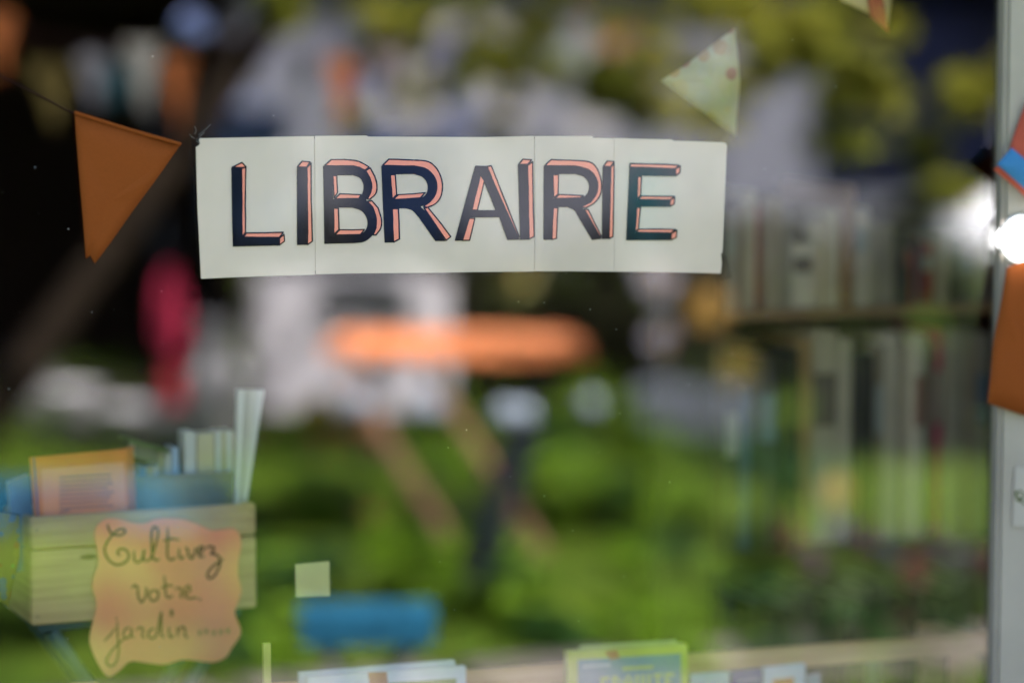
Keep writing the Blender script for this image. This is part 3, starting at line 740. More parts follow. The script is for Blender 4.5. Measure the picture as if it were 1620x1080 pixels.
def shelf_row(rowname, z, books, group):
    for i, (p0, p1, ptop, c) in enumerate(books):
        x0, x1 = bx(p0) + .0008, bx(p1) - .0008; zt = bz(ptop)
        dep = .15 + .03 * ((i * 7) % 3) / 3; yf = YB + .012 + .008 * ((i * 5) % 4)
        root = thing('book', '%s spine, %s from left on bookcase %s' % (c, ORD[i % 20] if i < 20 else 'twenty-' + ORD[i - 20], rowname), 'book', ((x0 + x1) / 2, yf, z), group)
        tn = random.uniform(.88, 1.08); col_ = tuple(min(.85, v * tn * k) for v, k in zip(PAL[c], (1.14, 1.0, .86)))
        m_ = flat('shelf_%s_%d_%s' % (c, i, rowname[:5]), col_)
        t_ = min(.0025, (x1 - x0) * .2)
        MB().prism([(x0, yf + dep, z + .001), (x0, yf + .004, z + .001), (x0 + .003, yf, z + .001), (x1 - .003, yf, z + .001), (x1, yf + .004, z + .001), (x1, yf + dep, z + .001), (x1 - t_, yf + dep, z + .001), (x1 - t_, yf + .005, z + .001), (x0 + t_, yf + .005, z + .001), (x0 + t_, yf + dep, z + .001)], (0, 0, zt - z - .001)).build('cover', m_, root)
        MB().cbox(x0 + t_ * 1.05, x1 - t_ * 1.05, yf + .0055, yf + dep - .004, z + .003, zt - .003).build('pages', M_PAGES, root)
        if i % 3 == 0 and x1 - x0 > .012:
            hh = zt - z
            MB().cbox(x0 + .0035, x1 - .0035, yf - .0006, yf + .001, z + hh * .55, z + hh * .8).build('title_band', flat('band_%d' % (i % 5), [(.5, .45, .35), (.2, .15, .12), (.45, .2, .15), (.2, .25, .3), (.55, .55, .5)][i % 5]), root)
up = [(1148, 1172, 330, 'grey'), (1172, 1190, 318, 'taupe'), (1190, 1208, 300, 'cream'), (1208, 1218, 322, 'red'), (1218, 1244, 310, 'taupe'), (1244, 1262, 330, 'grey'), (1262, 1300, 384, 'white'), (1300, 1316, 352, 'ivory'), (1316, 1333, 330, 'cream'),
      (1354, 1384, 330, 'white'), (1384, 1398, 350, 'cream'), (1398, 1432, 358, 'grey'), (1432, 1446, 372, 'charcoal'), (1446, 1458, 400, 'red'), (1458, 1470, 392, 'blue'), (1470, 1492, 390, 'red'), (1492, 1508, 372, 'taupe'), (1508, 1530, 380, 'charcoal'), (1530, 1556, 392, 'slate'), (1556, 1580, 380, 'grey')]
shelf_row('upper row', levels[2], up, 'books on the upper row of the bookcase')
lo_ = [(1150, 1178, 590, 'charcoal'), (1178, 1200, 610, 'blue'), (1200, 1216, 560, 'black'), (1216, 1250, 560, 'charcoal'), (1250, 1272, 548, 'black'), (1272, 1296, 534, 'tan'), (1296, 1340, 522, 'cream'), (1340, 1366, 536, 'ivory'), (1366, 1392, 560, 'charcoal'), (1392, 1410, 548, 'taupe'), (1410, 1436, 530, 'white'), (1436, 1450, 556, 'grey'), (1450, 1472, 532, 'white'), (1472, 1484, 560, 'slate'), (1484, 1494, 548, 'grey'), (1494, 1510, 528, 'pink'), (1510, 1536, 530, 'grey'), (1536, 1556, 540, 'taupe'), (1556, 1580, 536, 'grey')]
shelf_row('middle row', levels[1], lo_, 'books on the middle row of the bookcase')
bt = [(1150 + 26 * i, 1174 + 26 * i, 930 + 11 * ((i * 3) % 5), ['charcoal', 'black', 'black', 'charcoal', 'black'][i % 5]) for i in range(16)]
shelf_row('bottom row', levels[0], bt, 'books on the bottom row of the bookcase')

# ------------------------------------------------------------------ the garden that the window mirrors
# lawn of blades
rg = np.random.default_rng(4)
NB = 60000
cen = G(810, 540, 9.5)
gx = rg.uniform(-1.6, 8.5, NB); gy = rg.uniform(-16.5, -3.0, NB)
patch = np.sin(gx * 1.7 + 1) * np.cos(gy * 1.3) + .6 * np.sin(gx * 3.1 - gy * 2.3)
ht = np.clip(.05 + .09 * np.clip(patch - .25, 0, 1.2) + rg.normal(0, .015, NB), .02, .22); ang = rg.uniform(0, 6.283, NB); lean = rg.uniform(.2, .9, NB) * ht; wd = rg.uniform(.004, .008, NB)
bxv = np.stack([gx, gy, np.full(NB, .0)], 1)
side = np.stack([np.cos(ang), np.sin(ang), np.zeros(NB)], 1) * wd[:, None]
tip = bxv + np.stack([-np.sin(ang) * lean, np.cos(ang) * lean, ht], 1)
V = np.concatenate([bxv - side, bxv + side, tip], 1).reshape(-1, 3)
me = bpy.data.meshes.new('grass')
me.from_pydata(V.tolist(), [], np.arange(NB * 3).reshape(-1, 3).tolist())
tag(link('grass', me, mat('grass_blade', (.15, .25, .014), .7, .2, col2=(.035, .10, .004), scale=1.9, ramp=(.42, .58), trans=.35, detail=3)), 'sunlit uneven green lawn mirrored in the window', 'grass', kind='stuff')

# stone path across the lawn
pth = MB().cbox(-3, 9, -3.9, -3.3, -.05, .006).build('path', mat('path_gravel', (.10, .085, .07), .95, var=.4, scale=40)); pth['kind'] = 'structure'
M_FLAG = mat('flagstone', (.15, .13, .13), .9, .2, var=.25, scale=6)
for i in range(14):
    x = -1.2 + i * .62
    MB().prism([(x + random.uniform(0, .06), -3.84, .004), (x + .54, -3.82 + random.uniform(-.03, .03), .004), (x + .56, -3.38, .004), (x + random.uniform(-.02, .04), -3.36, .004)], (0, 0, .03)).build('stone', M_FLAG, pth, bevel=.006)

# table with orange top and crossed wooden legs
def loc_frame(px, py, z=0.0):
    c = Gz(px, py, z)
    f = Vector((c.x - CAM.x, c.y + CAM.y, 0)).normalized()        # away from the mirrored eye
    r = Vector((math.cos(YAW), math.sin(YAW), 0))
    r = (r - f * r.dot(f)).normalized()
    return c, r, f
tc_, tr_, tf_ = loc_frame(726, 862)
M_TWOOD = mat('table_wood', (.26, .14, .095), .6, .3, var=.2, scale=9)
M_TDARK = mat('table_iron', (.008, .011, .017), .9, .06)
M_TOP = mat('orange_oilcloth', (.84, .29, .12), .6, .2, var=.06, scale=5)
tb = thing('garden_table', 'orange topped garden table with crossed wooden legs on the lawn', 'table', tc_)
def T(u, v, z): return tc_ + tr_ * u + tf_ * v + CZ * z
top = [T(-.46, -.20, .67), T(.22, -.34, .67), T(.45, -.20, .67), T(.40, .36, .67), T(-.42, .36, .67)]
MB().prism(top, (0, 0, .045)).build('table_top', M_TOP, tb, bevel=.006)
for v, du in ((-.27, -.03), (-.20, .25)):
    MB().box(T(-.38 + du, v - .02, .645), (T(.02 + du, v - .02, 0) - T(-.38 + du, v - .02, .645)), tf_ * .03, tr_ * .045).build('leg', M_TWOOD, tb, bevel=.004)
    MB().box(T(.30, v + .02, .645), (T(-.06, v + .02, 0) - T(.30, v + .02, .645)), tf_ * .025, tr_ * .035).build('leg', M_TDARK, tb, bevel=.004)
MB().tube([T(-.06, -.2, .2), T(-.06, .26, .2)], .012, 8).build('crossbar', M_TDARK, tb)

r0, r1 = Gz(733, 960), G(838, 690, 9.2)
rod = thing('iron_post', 'dark iron post leaning against the orange garden table', 'post', r0)
MB().tube([r0, r0.lerp(r1, .5), r1], [.045, .042, .04], 8).build('shaft', M_TDARK, rod, smooth=True)
MB().ball(r1, .046, 10).build('knob', M_TDARK, rod, smooth=True)

# blue stool in front of it
sc_, sr_, sf_ = loc_frame(582, 962, .45)
sc_.z = 0
stl = thing('garden_stool', 'blue painted garden stool on the lawn near the window', 'stool', sc_)
def Q(u, v, z): return sc_ + sr_ * u + sf_ * v + CZ * z
M_BS = mat('stool_blue', (.012, .10, .19), .6, .2, var=.2, scale=10)
for k in range(3): MB().box(Q(-.15, -.15 + k * .07, .435), sr_ * .30, sf_ * .062, CZ * .022).build('slat', M_BS, stl, bevel=.003)
MB().box(Q(-.145, -.152, .395), sr_ * .29, sf_ * .02, CZ * .038).build('apron', M_BS, stl, bevel=.003)
MB().box(Q(-.145, .035, .395), sr_ * .29, sf_ * .02, CZ * .038).build('apron', M_BS, stl, bevel=.003)
for u0, u1 in ((-.12, .10), (.12, -.10)):
    for v in (-.12, .02): MB().tube([Q(u0, v, .43), Q(u1, v, 0)], .012, 8).build('leg', mat('stool_leg', (.16, .17, .19), .4, .5), stl)

# second, longer blue bench by the crate
nc_, nr_, nf_ = loc_frame(120, 772, .45); nc_.z = 0
bn = thing('garden_bench', 'long blue garden bench on the lawn at the left', 'bench', nc_)
def BQ(u, v, z): return nc_ + nr_ * u + nf_ * v + CZ * z
for k in range(3): MB().box(BQ(-.6, -.15 + k * .105, .43), nr_ * 1.06, nf_ * .095, CZ * .025).build('slat', M_BS, bn, bevel=.003)
MB().box(BQ(-.58, -.14, .35), nr_ * 1.02, nf_ * .02, CZ * .075).build('apron', M_BS, bn, bevel=.003)
for u in (-.5, .36):
    for v in (-.12, .12): MB().box(BQ(u, v, 0), nr_ * .045, nf_ * .03, CZ * .428).build('leg', M_TDARK, bn, bevel=.003)

# leaves
def leaf_mass(name, material, parent, blobs, n, size, seed, flatk=.5):
    """many small folded leaves through a set of ellipsoids (centre, radii)"""
    g = np.random.default_rng(seed)
    wts = np.array([b_[1][0] * b_[1][1] * b_[1][2] for b_ in blobs]); wts = wts / wts.sum()
    idx = g.choice(len(blobs), n, p=wts)
    c = np.array([tuple(b_[0]) for b_ in blobs])[idx]; rad = np.array([b_[1] for b_ in blobs])[idx]
    d = g.normal(size=(n, 3)); d /= np.linalg.norm(d, axis=1)[:, None]
    p = c + d * rad * (g.uniform(.25, 1, n) ** .5)[:, None]
    a = g.normal(size=(n, 3)); a[:, 2] *= flatk; a /= np.linalg.norm(a, axis=1)[:, None]
    u = np.cross(a, g.normal(size=(n, 3))); u /= np.linalg.norm(u, axis=1)[:, None]
    s_ = size * g.uniform(.6, 1.25, n)[:, None]
    w_ = np.cross(a, u)
    fold = w_ * .12
    V_ = np.stack([p - a * s_, p + u * s_ * .42 + fold * s_, p + a * s_, p - u * s_ * .42 + fold * s_], 1).reshape(-1, 3)
    k = np.arange(n) * 4
    F_ = np.concatenate([np.stack([k, k + 1, k + 2], 1), np.stack([k, k + 2, k + 3], 1)])
    me = bpy.data.meshes.new(name); me.from_pydata(V_.tolist(), [], F_.tolist())
    return link(name, me, material, parent)

rc = random.Random(40)
for nm, lb, mt, sd in (('clover', 'dark clover patches scattered over the lawn', mat('clover_leaf', (.022, .07, .012), .6, .2, var=.4, scale=5, trans=.2), 41),
                       ('dandelion_leaves', 'bright leafy weeds scattered over the lawn', mat('weed_leaf', (.15, .28, .012), .5, .3, var=.3, scale=5, trans=.35), 42)):
    bl_ = []
    for _ in range(46 if nm != 'clover' else 36):
        q = Gz(rc.uniform(350, 1500 if nm == 'clover' else 1230), 700 + 380 * rc.random() ** 1.2); bl_.append((q + CZ * rc.uniform(.04, .09), (rc.uniform(.05, .2), rc.uniform(.05, .2), rc.uniform(.04, .09))))
    tag(leaf_mass(nm, mt, None, bl_, 5000 if nm != 'clover' else 4200, .035, sd), lb, 'weeds', kind='stuff')

# leaning fruit tree: trunk crosses the upper left, branches droop over the upper right
M_BARK = mat('bark', (.020, .014, .010), .9, .1, var=.4, scale=14, bump=.6)
M_LEAF = mat('leaf_lime', (.40, .38, .05), .5, .3, col2=(.15, .18, .02), scale=1.2, trans=.45)
base = Gz(-190, 905)
t1, t2, t3 = G(290, 235, 9.2), G(440, 20, 9.2), G(620, -220, 9.3)
tree = thing('fruit_tree', 'leaning fruit tree with drooping lime green branches over the lawn', 'tree', base)
MB().tube([base + CZ * -.1, base.lerp(t1, .35), base.lerp(t1, .7), t1, t2, t3, G(800, -420, 9.5)], [.085, .07, .06, .055, .05, .05, .045], 10).build('trunk', M_BARK, tree, smooth=True)
tips = [(700, 190, 11.2), (780, 120, 11.0), (860, 150, 11.2), (960, 190, 11.4), (1130, 70, 10.8), (1240, 30, 8.6), (1190, 180, 10.8), (1290, 120, 9.2), (1420, 170, 9.0), (1410, 270, 9.1), (1010, 40, 10.8), (650, 60, 11), (530, 35, 9.0), (1330, 40, 8.7)]
hub = G(900, -470, 9.6)
blobs = []
for i, (px, py, D) in enumerate(tips):
    tp_ = G(px, py, D); mid = hub.lerp(tp_, .45) + Vector((random.uniform(-.15, .15), random.uniform(-.2, .2), .25))
    if i % 2 == 0 or i > 8:
        MB().tube([G(800, -420, 9.5), hub.lerp(mid, .5), mid, tp_], [.03, .022, .014, .005], 6).build('branch', M_BARK, tree)
    else:
        MB().tube([mid, mid.lerp(tp_, .5) + Vector((.05, 0, .03)), tp_], [.014, .009, .004], 6).build('branch', M_BARK, tree)
    for _k in range(6):
        blobs.append((tp_ + Vector((random.uniform(-.30, .30), random.uniform(-.25, .25), random.uniform(-.12, .30))), (random.uniform(.05, .11), .09, random.uniform(.04, .08))))
leaf_mass('crown', M_LEAF, tree, blobs, 3600, .055, 11)
rd = random.Random(14)
dapple_clumps = [(hub + Vector((rd.uniform(-2.4, 2.4), rd.choice((rd.uniform(-1.8, -.2), rd.uniform(-1.8, -.4))), rd.uniform(.9, 1.9))), (rd.uniform(.22, .42), rd.uniform(.22, .42), .25)) for _ in range(10)]
dapple_clumps += [(hub + Vector((rd.uniform(-2.4, 2.0), rd.uniform(3.0, 3.8), rd.uniform(.2, .5))), (rd.uniform(.15, .3), rd.uniform(.15, .3), .15)) for _ in range(7)]
leaf_mass('crown', M_LEAF, tree, dapple_clumps, 9000, .06, 12)  # unseen leaf clumps placed for the shade they dapple over the lawn
for c_, _r in dapple_clumps[::2]: MB().tube([hub, hub.lerp(c_, .5) + CZ * .2, c_], [.03, .02, .008], 6).build('branch', M_BARK, tree)

# dark open shed at the back left
sh0, shr, shf = loc_frame(130, 640)
shed = thing('garden_shed', 'dark open fronted wooden shed at the back left of the garden', 'shed', sh0)
def SQ(u, v, z): return sh0 + shr * u + shf * v + CZ * z
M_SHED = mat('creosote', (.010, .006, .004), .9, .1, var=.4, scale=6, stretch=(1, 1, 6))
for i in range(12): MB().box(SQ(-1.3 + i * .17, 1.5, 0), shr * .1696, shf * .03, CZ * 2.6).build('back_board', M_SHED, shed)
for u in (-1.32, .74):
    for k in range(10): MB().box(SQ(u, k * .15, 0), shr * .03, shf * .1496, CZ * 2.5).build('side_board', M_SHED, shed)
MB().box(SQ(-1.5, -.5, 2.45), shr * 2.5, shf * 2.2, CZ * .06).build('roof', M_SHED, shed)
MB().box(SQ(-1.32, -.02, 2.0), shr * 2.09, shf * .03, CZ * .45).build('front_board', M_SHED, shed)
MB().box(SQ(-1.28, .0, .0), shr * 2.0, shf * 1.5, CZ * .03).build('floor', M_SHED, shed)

# closed pink parasol in front of the shed
pc, pr_, pf_ = loc_frame(272, 715)
par = thing('closed_parasol', 'closed pink red parasol standing before the dark shed', 'parasol', pc)
MB().tube([pc, pc + CZ * .94], .014, 8).build('pole', M_TDARK, par)
MB().lathe(pc, [(.012, .40), (.04, .43), (.062, .52), (.058, .64), (.04, .74), (.012, .80), (.006, .84)], 14).build('canopy', mat('parasol_pink', (.62, .04, .11), .8, .2, var=.15, scale=18), par, smooth=True)
MB().lathe(pc, [(.04, .18), (.052, .23), (.048, .30), (.012, .37)], 12).build('tassel', mat('parasol_dark', (.30, .015, .03), .8), par, smooth=True)
MB().lathe(pc, [(.16, 0), (.16, .05), (.03, .07)], 16).build('foot', M_TDARK, par)

# white cloth table behind the orange one
wc, wr, wf = loc_frame(545, 700)
wtb = thing('cloth_table', 'table under a white cloth at the far side of the lawn', 'table', wc)
def WQ(u, v, z): return wc + wr * u + wf * v + CZ * z
M_CLOTH = mat('white_cloth', (.40, .39, .44), .9, .1, var=.1, scale=5)
MB().box(WQ(-.40, .0, .70), wr * .86, wf * .6, CZ * .02).build('table_top', M_CLOTH, wtb, bevel=.004)
mb = MB(); ring = [(-.41, -.01), (.47, -.01), (.47, .61), (-.41, .61)]; pp = []
for i in range(4):
    a, b_ = ring[i], ring[(i + 1) % 4]
    for j in range(8): pp.append((a[0] + (b_[0] - a[0]) * j / 8, a[1] + (b_[1] - a[1]) * j / 8))
vs_ = []
for i, (u, v) in enumerate(pp):
    q_ = .02 * math.sin(i * 2.1); vs_ += [WQ(u, v, .715), WQ(u * 1.02 + q_, v + q_, .14)]
k = len(pp)
mb.add(vs_, [(2 * i, 2 * i + 1, (2 * i + 3) % (2 * k), (2 * i + 2) % (2 * k)) for i in range(k)]).build('cloth_skirt', M_CLOTH, wtb, smooth=True)
for u in (-.36, .42):
    for v in (.05, .55): MB().box(WQ(u, v, 0), wr * .03, wf * .03, CZ * .69).build('leg', M_TWOOD, wtb)
# terracotta pots before it
M_TERRA = mat('terracotta', (.40, .14, .07), .85, .2, var=.15, scale=12)
def pot(px, py, r, h, lb, plant=None):
    c = Gz(px, py)
    t = thing('flower_pot', lb, 'flower pot', c, 'terracotta pots on the lawn')
    MB().lathe(c, [(r * .7, 0), (r * .95, h * .8), (r * 1.08, h * .8), (r * 1.08, h), (r * .9, h), (r * .85, h * .9)], 16).build('pot', M_TERRA, t, smooth=False)
    if plant: leaf_mass('plant', plant, t, [(c + CZ * (h + r * .8), (r * 1.3, r * 1.3, r))], 160, .035, int(px))
pot(505, 722, .07, .12, 'terracotta pot left in front of the white cloth table', M_LEAF)
pot(575, 722, .08, .13, 'larger terracotta pot beside the first before the white cloth table')
pot(608, 860, .06, .11, 'small terracotta pot standing alone on the lawn left of the table legs')

# white enamel buckets and a churn at the far left
M_ENAM = mat('white_enamel', (.44, .43, .48), .45, .3, var=.06, scale=9)
def bucket(px, py, r, h, lb, nm='enamel_bucket', cat='bucket'):
    c = Gz(px, py)
    t = thing(nm, lb, cat, c, 'white enamel ware before the shed')
    if nm == 'enamel_bucket':
        MB().lathe(c, [(r * .72, 0), (r * .98, h * .96), (r * 1.05, h), (r * .95, h), (r * .68, .03)], 18).build('body', M_ENAM, t, smooth=True)
    else:
        MB().lathe(c, [(r, 0), (r, h * .62), (r * .55, h * .78), (r * .5, h * .9), (r * .66, h), (r * .5, h)], 18).build('body', M_ENAM, t, smooth=True)
    MB().tube([c + Vector((math.cos(a) * r * 1.02, 0, h * .97 + math.sin(a) * r * .9)) for a in [math.pi * k / 10 for k in range(11)]], .005, 6).build('handle', M_TDARK, t)
bucket(45, 690, .12, .30, 'white enamel bucket at the far left before the shed')
bucket(118, 712, .13, .27, 'broad white enamel bucket second from the left before the shed')
bucket(210, 722, .14, .22, 'low white enamel bucket right of the broad one')
bucket(290, 735, .12, .22, 'white enamel bucket just left of the tall churn')
bucket(345, 742, .11, .62, 'tall white milk churn beside the white cloth table', 'milk_churn', 'churn')

# low dark hedge and flowers across the middle distance
hc, hr, hf = loc_frame(960, 700)
M_HEDGE = mat('hedge_leaf', (.014, .015, .007), .8, .08, var=.4, scale=3)
hdg = thing('low_hedge', 'low dark clipped hedge across the far edge of the lawn', 'hedge', hc)
hb = []
for i in range(16): hb.append((hc + hr * (-.75 + i * .115) + hf * random.uniform(.15, .4) + CZ * random.uniform(.25, .62), (.16, .16, .22)))
leaf_mass('foliage', M_HEDGE, hdg, hb, 4200, .045, 21)
MB().tube([hc + hf * .3, hc + hf * .3 + CZ * .5], .02, 6).build('stem', M_BARK, hdg)
hb2 = thing('tall_hedge', 'tall dark hedge closing the garden behind the table', 'hedge', hc + hf * 3.2)
leaf_mass('foliage', M_HEDGE, hb2, [(hc + hf * 3.2 + hr * (-3.4 + i * .36) + CZ * random.uniform(.3, .6), (.34, .3, .36)) for i in range(13)], 6500, .06, 22)
MB().tube([hc + hf * 3.3, hc + hf * 3.3 + CZ * .6], .03, 6).build('stem', M_BARK, hb2)

yc, yr, yf_ = loc_frame(1440, 735)
yew = thing('backdrop_hedge', 'dark hedge added at the right of the garden to darken the reflection', 'hedge', yc)  # hedge added to keep the reflection over the bookcase dark
yb = [(yc + yr * random.uniform(-.36, 1.0) + yf_ * random.uniform(0, .4) + CZ * random.uniform(.1, .95), (.16, .16, .2)) for _ in range(44)]
leaf_mass('foliage', mat('yew_leaf', (.016, .02, .011), .8, .1, var=.4, scale=3), yew, yb, 8000, .045, 23)
MB().tube([yc + yf_ * .2, yc + yf_ * .2 + CZ * .7], .03, 6).build('stem', M_BARK, yew)

def flower(px, py, D, r, c, lb, gname='flowers before the hedge', nm='flower'):
    p = G(px, py, D); g0 = Vector((p.x, p.y, 0))
    t = thing(nm, lb, 'flower', g0, gname)
    m_ = flat('petal_%02d_%02d_%02d' % tuple(int(v * 99) for v in c), c)
    MB().tube([g0, g0.lerp(p, .5) + Vector((.015, 0, 0)), p], .004, 5).build('stem', mat('stem_green', (.05, .09, .015), .7), t)
    mb = MB()
    for k in range(8):
        a = k * math.pi / 4; q = Vector((math.cos(a), 0, math.sin(a)))
        mb.ball(p + q * r * .6, r * .48, 8, sq=(1, .5, 1))
    mb.build('petals', m_, t, smooth=True)
    MB().ball(p + Vector((0, .01, 0)), r * .3, 8).build('heart', flat('flower_heart', (.35, .2, .03)), t, smooth=True)
flower(1165, 585, 11.2, .07, (.12, .10, .012), 'round yellow flower before the dark hedge')
flower(1120, 490, 11.4, .085, (.18, .10, .015), 'orange yellow flower standing above the hedge')
flower(1322, 780, 8.6, .05, (.20, .15, .015), 'yellow flower low on the lawn at the right')
flower(1040, 440, 11.6, .085, (.24, .23, .29), 'pale mauve flower head highest above the hedge')
flower(1050, 540, 11.5, .08, (.13, .125, .17), 'greyish mauve flower head right of the orange table')
flower(820, 440, 11.8, .10, (.20, .19, .07), 'straw yellow flower head just below the sign')

# pale globes on sticks, added in place of sun glints
def glint_on_stick(px, py, z, c, lb):
    p = Gz(px, py, z); g0 = Vector((p.x, p.y, 0))
    t = thing('glint_globe', lb, 'glint globe', g0, 'globes added as glints before the hedge')
    MB().tube([g0, p], .006, 6).build('stick', M_TDARK, t)
    MB().ball(p, .042, 16).build('globe', c, t, smooth=True)
ms = mat('pale_globe', (.24, .29, .38), .3, .5)
for px, py, lb in ((565, 640, 'pale globe added as a glint left of the orange table legs'), (678, 645, 'pale globe added as a glint below the orange table left half'), (800, 655, 'left of the close pair of pale globes added as glints'), (828, 655, 'right of the close pair of pale globes added as glints'), (935, 640, 'pale globe added as a glint right of the close pair')):
    glint_on_stick(px, py, .60 if px < 900 else .42, ms, lb)

# blue grey wheelbarrow-like trough on the grass, right
vc, vr, vf = loc_frame(1110, 720)
tro = thing('zinc_trough', 'blue grey zinc trough on legs at the far right of the lawn', 'trough', vc)
def VQ(u, v, z): return vc + vr * u + vf * v + CZ * z
mz = mat('zinc', (.20, .22, .30), .35, .5, metal=.4, var=.1, scale=8)
MB().add([VQ(-.24, -.1, .10), VQ(.22, -.1, .10), VQ(.22, .2, .10), VQ(-.24, .2, .10), VQ(-.28, -.14, .28), VQ(.26, -.14, .28), VQ(.26, .24, .28), VQ(-.28, .24, .28), VQ(-.26, -.12, .27), VQ(.24, -.12, .27), VQ(.24, .22, .27), VQ(-.26, .22, .27), VQ(-.23, -.09, .12), VQ(.21, -.09, .12), VQ(.21, .19, .12), VQ(-.23, .19, .12)],
   [(0, 3, 2, 1), (0, 1, 5, 4), (1, 2, 6, 5), (2, 3, 7, 6), (3, 0, 4, 7), (4, 5, 9, 8), (5, 6, 10, 9), (6, 7, 11, 10), (7, 4, 8, 11), (8, 9, 13, 12), (9, 10, 14, 13), (10, 11, 15, 14), (11, 8, 12, 15), (12, 13, 14, 15)]).build('tub', mz, tro, bevel=.004)
for u in (-.2, .17):
    for v in (-.06, .14): MB().box(VQ(u, v, 0), vr * .03, vf * .03, CZ * .099).build('leg', M_TDARK, tro)

# purple flower bed near the window, right
M_SOIL = mat('soil', (.035, .02, .013), .95, .1, var=.4, scale=12)
fc, fr_, ff = loc_frame(1390, 1000)
bed = thing('flower_bed', 'small dark flower bed with purple and red blooms at the right', 'flower bed', fc)
MB().lathe(fc, [(.32, 0), (.28, .04), (.15, .06)], 20).build('soil', M_SOIL, bed)
leaf_mass('leaves', mat('bed_leaf', (.04, .07, .015), .6, .3, var=.3), bed, [(fc + Vector((random.uniform(-.3, .3), random.uniform(-.22, .22), .12)), (.14, .14, .08)) for _ in range(12)], 900, .03, 31)
rf = random.Random(8)
for i, c in enumerate([(.22, .02, .03), (.16, .03, .16), (.13, .07, .26), (.20, .03, .10), (.07, .08, .26), (.25, .03, .03), (.17, .05, .20), (.28, .26, .36), (.2, .02, .05)]):
    p = fc + fr_ * (-.26 + i * .07) + ff * rf.uniform(-.15, .2) + CZ * rf.uniform(.2, .3)
    mb = MB()
    for k in range(6): mb.ball(p + Vector((rf.uniform(-.03, .03), rf.uniform(-.03, .03), rf.uniform(-.03, .03))), .024, 8)
    mb.build('bloom', flat('bloom_%d' % i, tuple(v * .25 for v in c)), bed, smooth=True)

# white ball added far right to stand in for the glare beside the post
gc, gr, gf = loc_frame(1540, 900)
wp = thing('glare_ball', 'round white ball added as the glare beside the window post', 'glint globe', gc)
zc = G(1540, 368, Dz(900)).z
MB().tube([gc, gc + CZ * (zc - .12)], .012, 8).build('pole', M_TDARK, wp)
MB().ball(gc + CZ * zc, .155, 20, sq=(1, 1, .92)).build('globe', mat('glare_ball_white', (.66, .68, .78), .8, .1, var=.04), wp, smooth=True)
MB().lathe(gc, [(.14, 0), (.14, .05), (.03, .07)], 16).build('foot', M_TDARK, wp)

# garden bunting strung from the tree
gb_ = thing('bunting', 'string of white, teal, orange and yellow pennants in the garden before the shed', 'bunting', G(160, 200, 8.4))
cord = [G(-60, 10, 8.4), G(60, 60, 8.4), G(180, 80, 8.4), G(300, 76, 8.4), G(420, 60, 8.4), G(520, 92, 8.6), G(640, 60, 8.8)]
MB().tube(cord, .003, 5).build('cord', M_CORD, gb_)
for (x, y0, wpx, hpx, c) in ((0, 20, 50, 110, (.44, .13, .03)), (82, 96, 80, 110, (.13, .10, .02)), (146, 84, 50, 95, (.20, .21, .26)), (182, 104, 46, 74, (.012, .08, .11)), (226, 66, 60, 120, (.34, .35, .34)), (280, 90, 48, 120, (.40, .12, .03)), (478, 90, 34, 90, (.15, .17, .18)), (540, 92, 52, 120, (.50, .15, .03)), (615, 74, 56, 100, (.22, .18, .20)), (700, 60, 50, 90, (.14, .15, .26))):
    pts = [G(x - wpx / 2, y0, 8.45), G(x + wpx / 2, y0, 8.45), G(x + 4, y0 + hpx, 8.45)]
    n0 = (pts[1] - pts[0]).cross(pts[2] - pts[0]).normalized()
    MB().prism(pts, n0 * .001).build('pennant', flat('gp_%d' % x, tuple(v * .42 for v in c), .9), gb_)

# blue glass floats hung in the tree
for px, py, D, r, c, lb in ((305, 44, 9.1, .055, (.20, .27, .55), 'small blue glass float hanging by the leaning trunk'), (655, 30, 10.5, .06, (.18, .19, .34), 'lavender float hanging above the middle of the sign')):
    p = G(px, py, D); t = thing('glass_float', lb, 'float', p, 'floats hung in the tree')
    MB().ball(p, r, 16).build('ball', flat('float_%d' % px, c, .25), t, smooth=True)
    MB().tube([p + CZ * r, p + CZ * 1.2], .003, 5).build('cord', M_CORD, t)

# blue sheets on a line, added so the sign letters reflect blue
def sheet(x0, x1, y0, y1, D, c, lb, g_='sheets added to tint the sign'):
    a, b_ = G(x0, y0, D), G(x1, y0, D); h = a.z - G(x0, y1, D).z
    t = thing('tint_sheet', lb, 'sheet', (a + b_) / 2 - CZ * h, g_)
    n = (b_ - a).cross(CZ).normalized(); k = 16; vs_ = []
    for i in range(k + 1):
        for j in range(5):
            vs_.append(a.lerp(b_, i / k) - CZ * (h * j / 4 + .01 * math.sin(i * .8)) + n * (.03 * math.sin(i * 1.1 + j * .4) * j / 4))
    o = MB().add(vs_, [(i * 5 + j, i * 5 + j + 1, i * 5 + j + 6, i * 5 + j + 5) for i in range(k) for j in range(4)]).build('cloth', flat('sheet_%d' % x0, c, .9), t, smooth=True)
    md = o.modifiers.new('thickness', 'SOLIDIFY'); md.thickness = .002
    for q in (.08, .92): MB().box(a.lerp(b_, q) - CZ * .03, (.012, 0, 0), n * .016, CZ * .06).build('peg', M_TWOOD, t)
sheet(325, 455, 172, 395, 12.2, (.04, .075, .17), 'blue sheet hanging left, added to tint the sign letters')
sheet(560, 720, 205, 400, 12.2, (.012, .028, .085), 'navy sheet right of the blue one, added to tint the sign letters')
sheet(985, 1055, 270, 400, 12.2, (.02, .10, .13), 'small teal cloth at the right end of the line, added as a tint')
wl = thing('tint_sheet_line', 'line with two posts added to carry the tinting sheets behind the orange table', 'washing line', Gz(800, 708))
la, lb_ = G(250, 168, 12.2), G(1130, 262, 12.2)
MB().tube([la, G(500, 190, 12.2), G(800, 238, 12.2), lb_], .004, 5).build('line', M_CORD, wl)
for q in (la, lb_): MB().tube([Vector((q.x, q.y, 0)), q + CZ * .05], .02, 8).build('post', M_TDARK, wl)

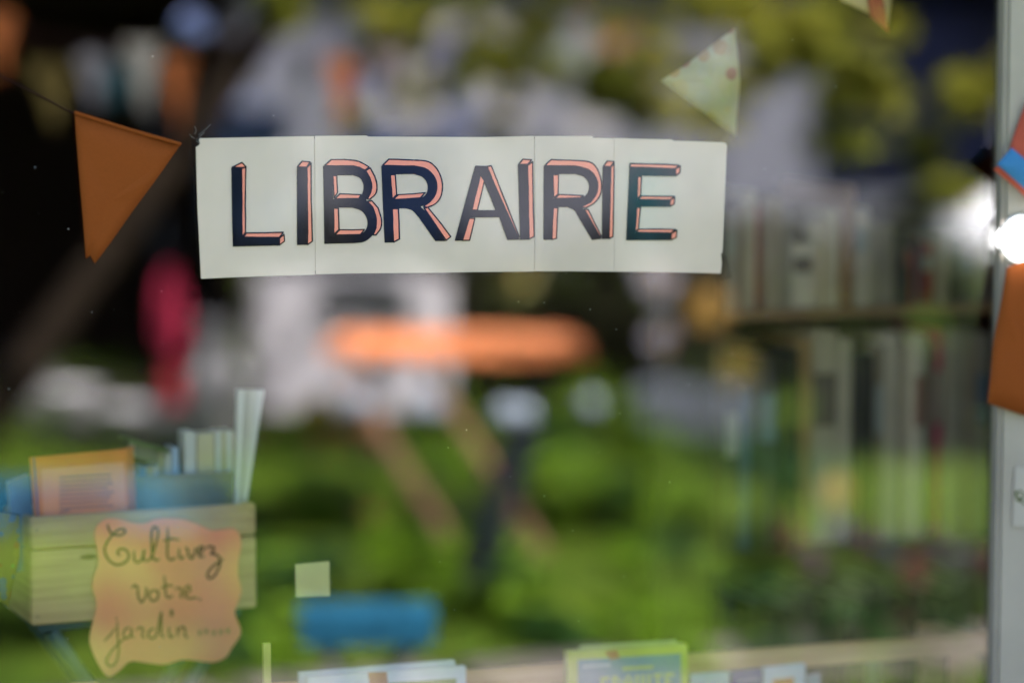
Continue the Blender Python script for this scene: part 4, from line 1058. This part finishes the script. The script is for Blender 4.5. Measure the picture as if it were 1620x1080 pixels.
# house across the garden
bh, hr_, hf_ = loc_frame(900, 420)
hs = thing('neighbour_house', 'slate blue boarded house far behind the garden hedge', 'house', bh)
def HQ(u, v, z): return bh + hr_ * u + hf_ * v + CZ * z
M_BOARD = mat('slate_boards', (.15, .155, .21), .8, .2, var=.15, scale=2)
for k in range(17): MB().box(HQ(-5, 0, .02 + k * .16), hr_ * 10.5, hf_ * (.12 + .0), CZ * .152).build('board', M_BOARD, hs)
MB().box(HQ(-5.3, -.5, 2.76), hr_ * 11.1, hf_ * 6, CZ * .12).build('roof', M_ROOF, hs)
def hwin(x0, x1, y0, y1, c, nm='window', sh=None):
    D = (bh - Vector((CAM.x, -CAM.y, 0))).dot(Vector((FWD.x, -FWD.y, 0)).normalized())
    u0, u1 = (x0 - 900) / FPX * D, (x1 - 900) / FPX * D
    z1, z0 = EYE - D * math.tan(PITCH - math.atan((540 - y0) / FPX)), EYE - D * math.tan(PITCH - math.atan((540 - y1) / FPX))
    w_ = MB().box(HQ(u0, -.04, z0), hr_ * (u1 - u0), hf_ * .03, CZ * (z1 - z0)).build(nm, c, hs)
    if nm == 'window': MB().box(HQ(u0 + .06, -.05, z0 + .06), hr_ * (u1 - u0 - .12), hf_ * .012, CZ * (z1 - z0 - .12)).build('pane', mat('far_pane', (.04, .05, .08), .1, .5), w_)
fw = flat('far_white', (.5, .48, .53)); fb = flat('far_blue', (.07, .09, .20)); fo = flat('far_orange', (.30, .10, .05)); nav = mat('navy_door', (.004, .006, .020), .9, .05); fd = mat('far_dark', (.009, .009, .011), .9, .05)
hwin(330, 420, 165, 240, flat('far_sky_blue', (.16, .21, .40)), 'panel')
hwin(600, 700, 50, 190, fw, 'panel'); hwin(735, 830, 40, 120, fw, 'panel'); hwin(560, 600, 40, 220, fb, 'shutter'); hwin(700, 735, 150, 230, fb, 'shutter')
hwin(860, 960, 50, 110, flat('far_grey', (.22, .25, .27)), 'panel'); hwin(930, 1000, 30, 90, fo, 'shutter'); hwin(1010, 1080, 0, 60, fb, 'shutter')
for k in range(4): hwin(1290 + k * 75, 1363 + k * 75, -60, 300, nav, 'door_panel')
hwin(1500, 1640, -100, 100, fd, 'door_panel')
for x0, x1, y0, y1 in ((770, 840, 130, 190), (985, 1040, 120, 175), (1075, 1150, 150, 205), (1170, 1230, 60, 130), (905, 960, 175, 215), (1100, 1140, 20, 70), (700, 740, 20, 70)): hwin(x0, x1, y0, y1, fw, 'panel')
for x0, x1, y0, y1 in ((840, 880, 10, 60), (1150, 1175, 130, 200), (770, 800, 60, 110)): hwin(x0, x1, y0, y1, fd, 'opening')
hwin(280, 335, 0, 80, flat('far_glare', (.22, .27, .50)), 'panel')
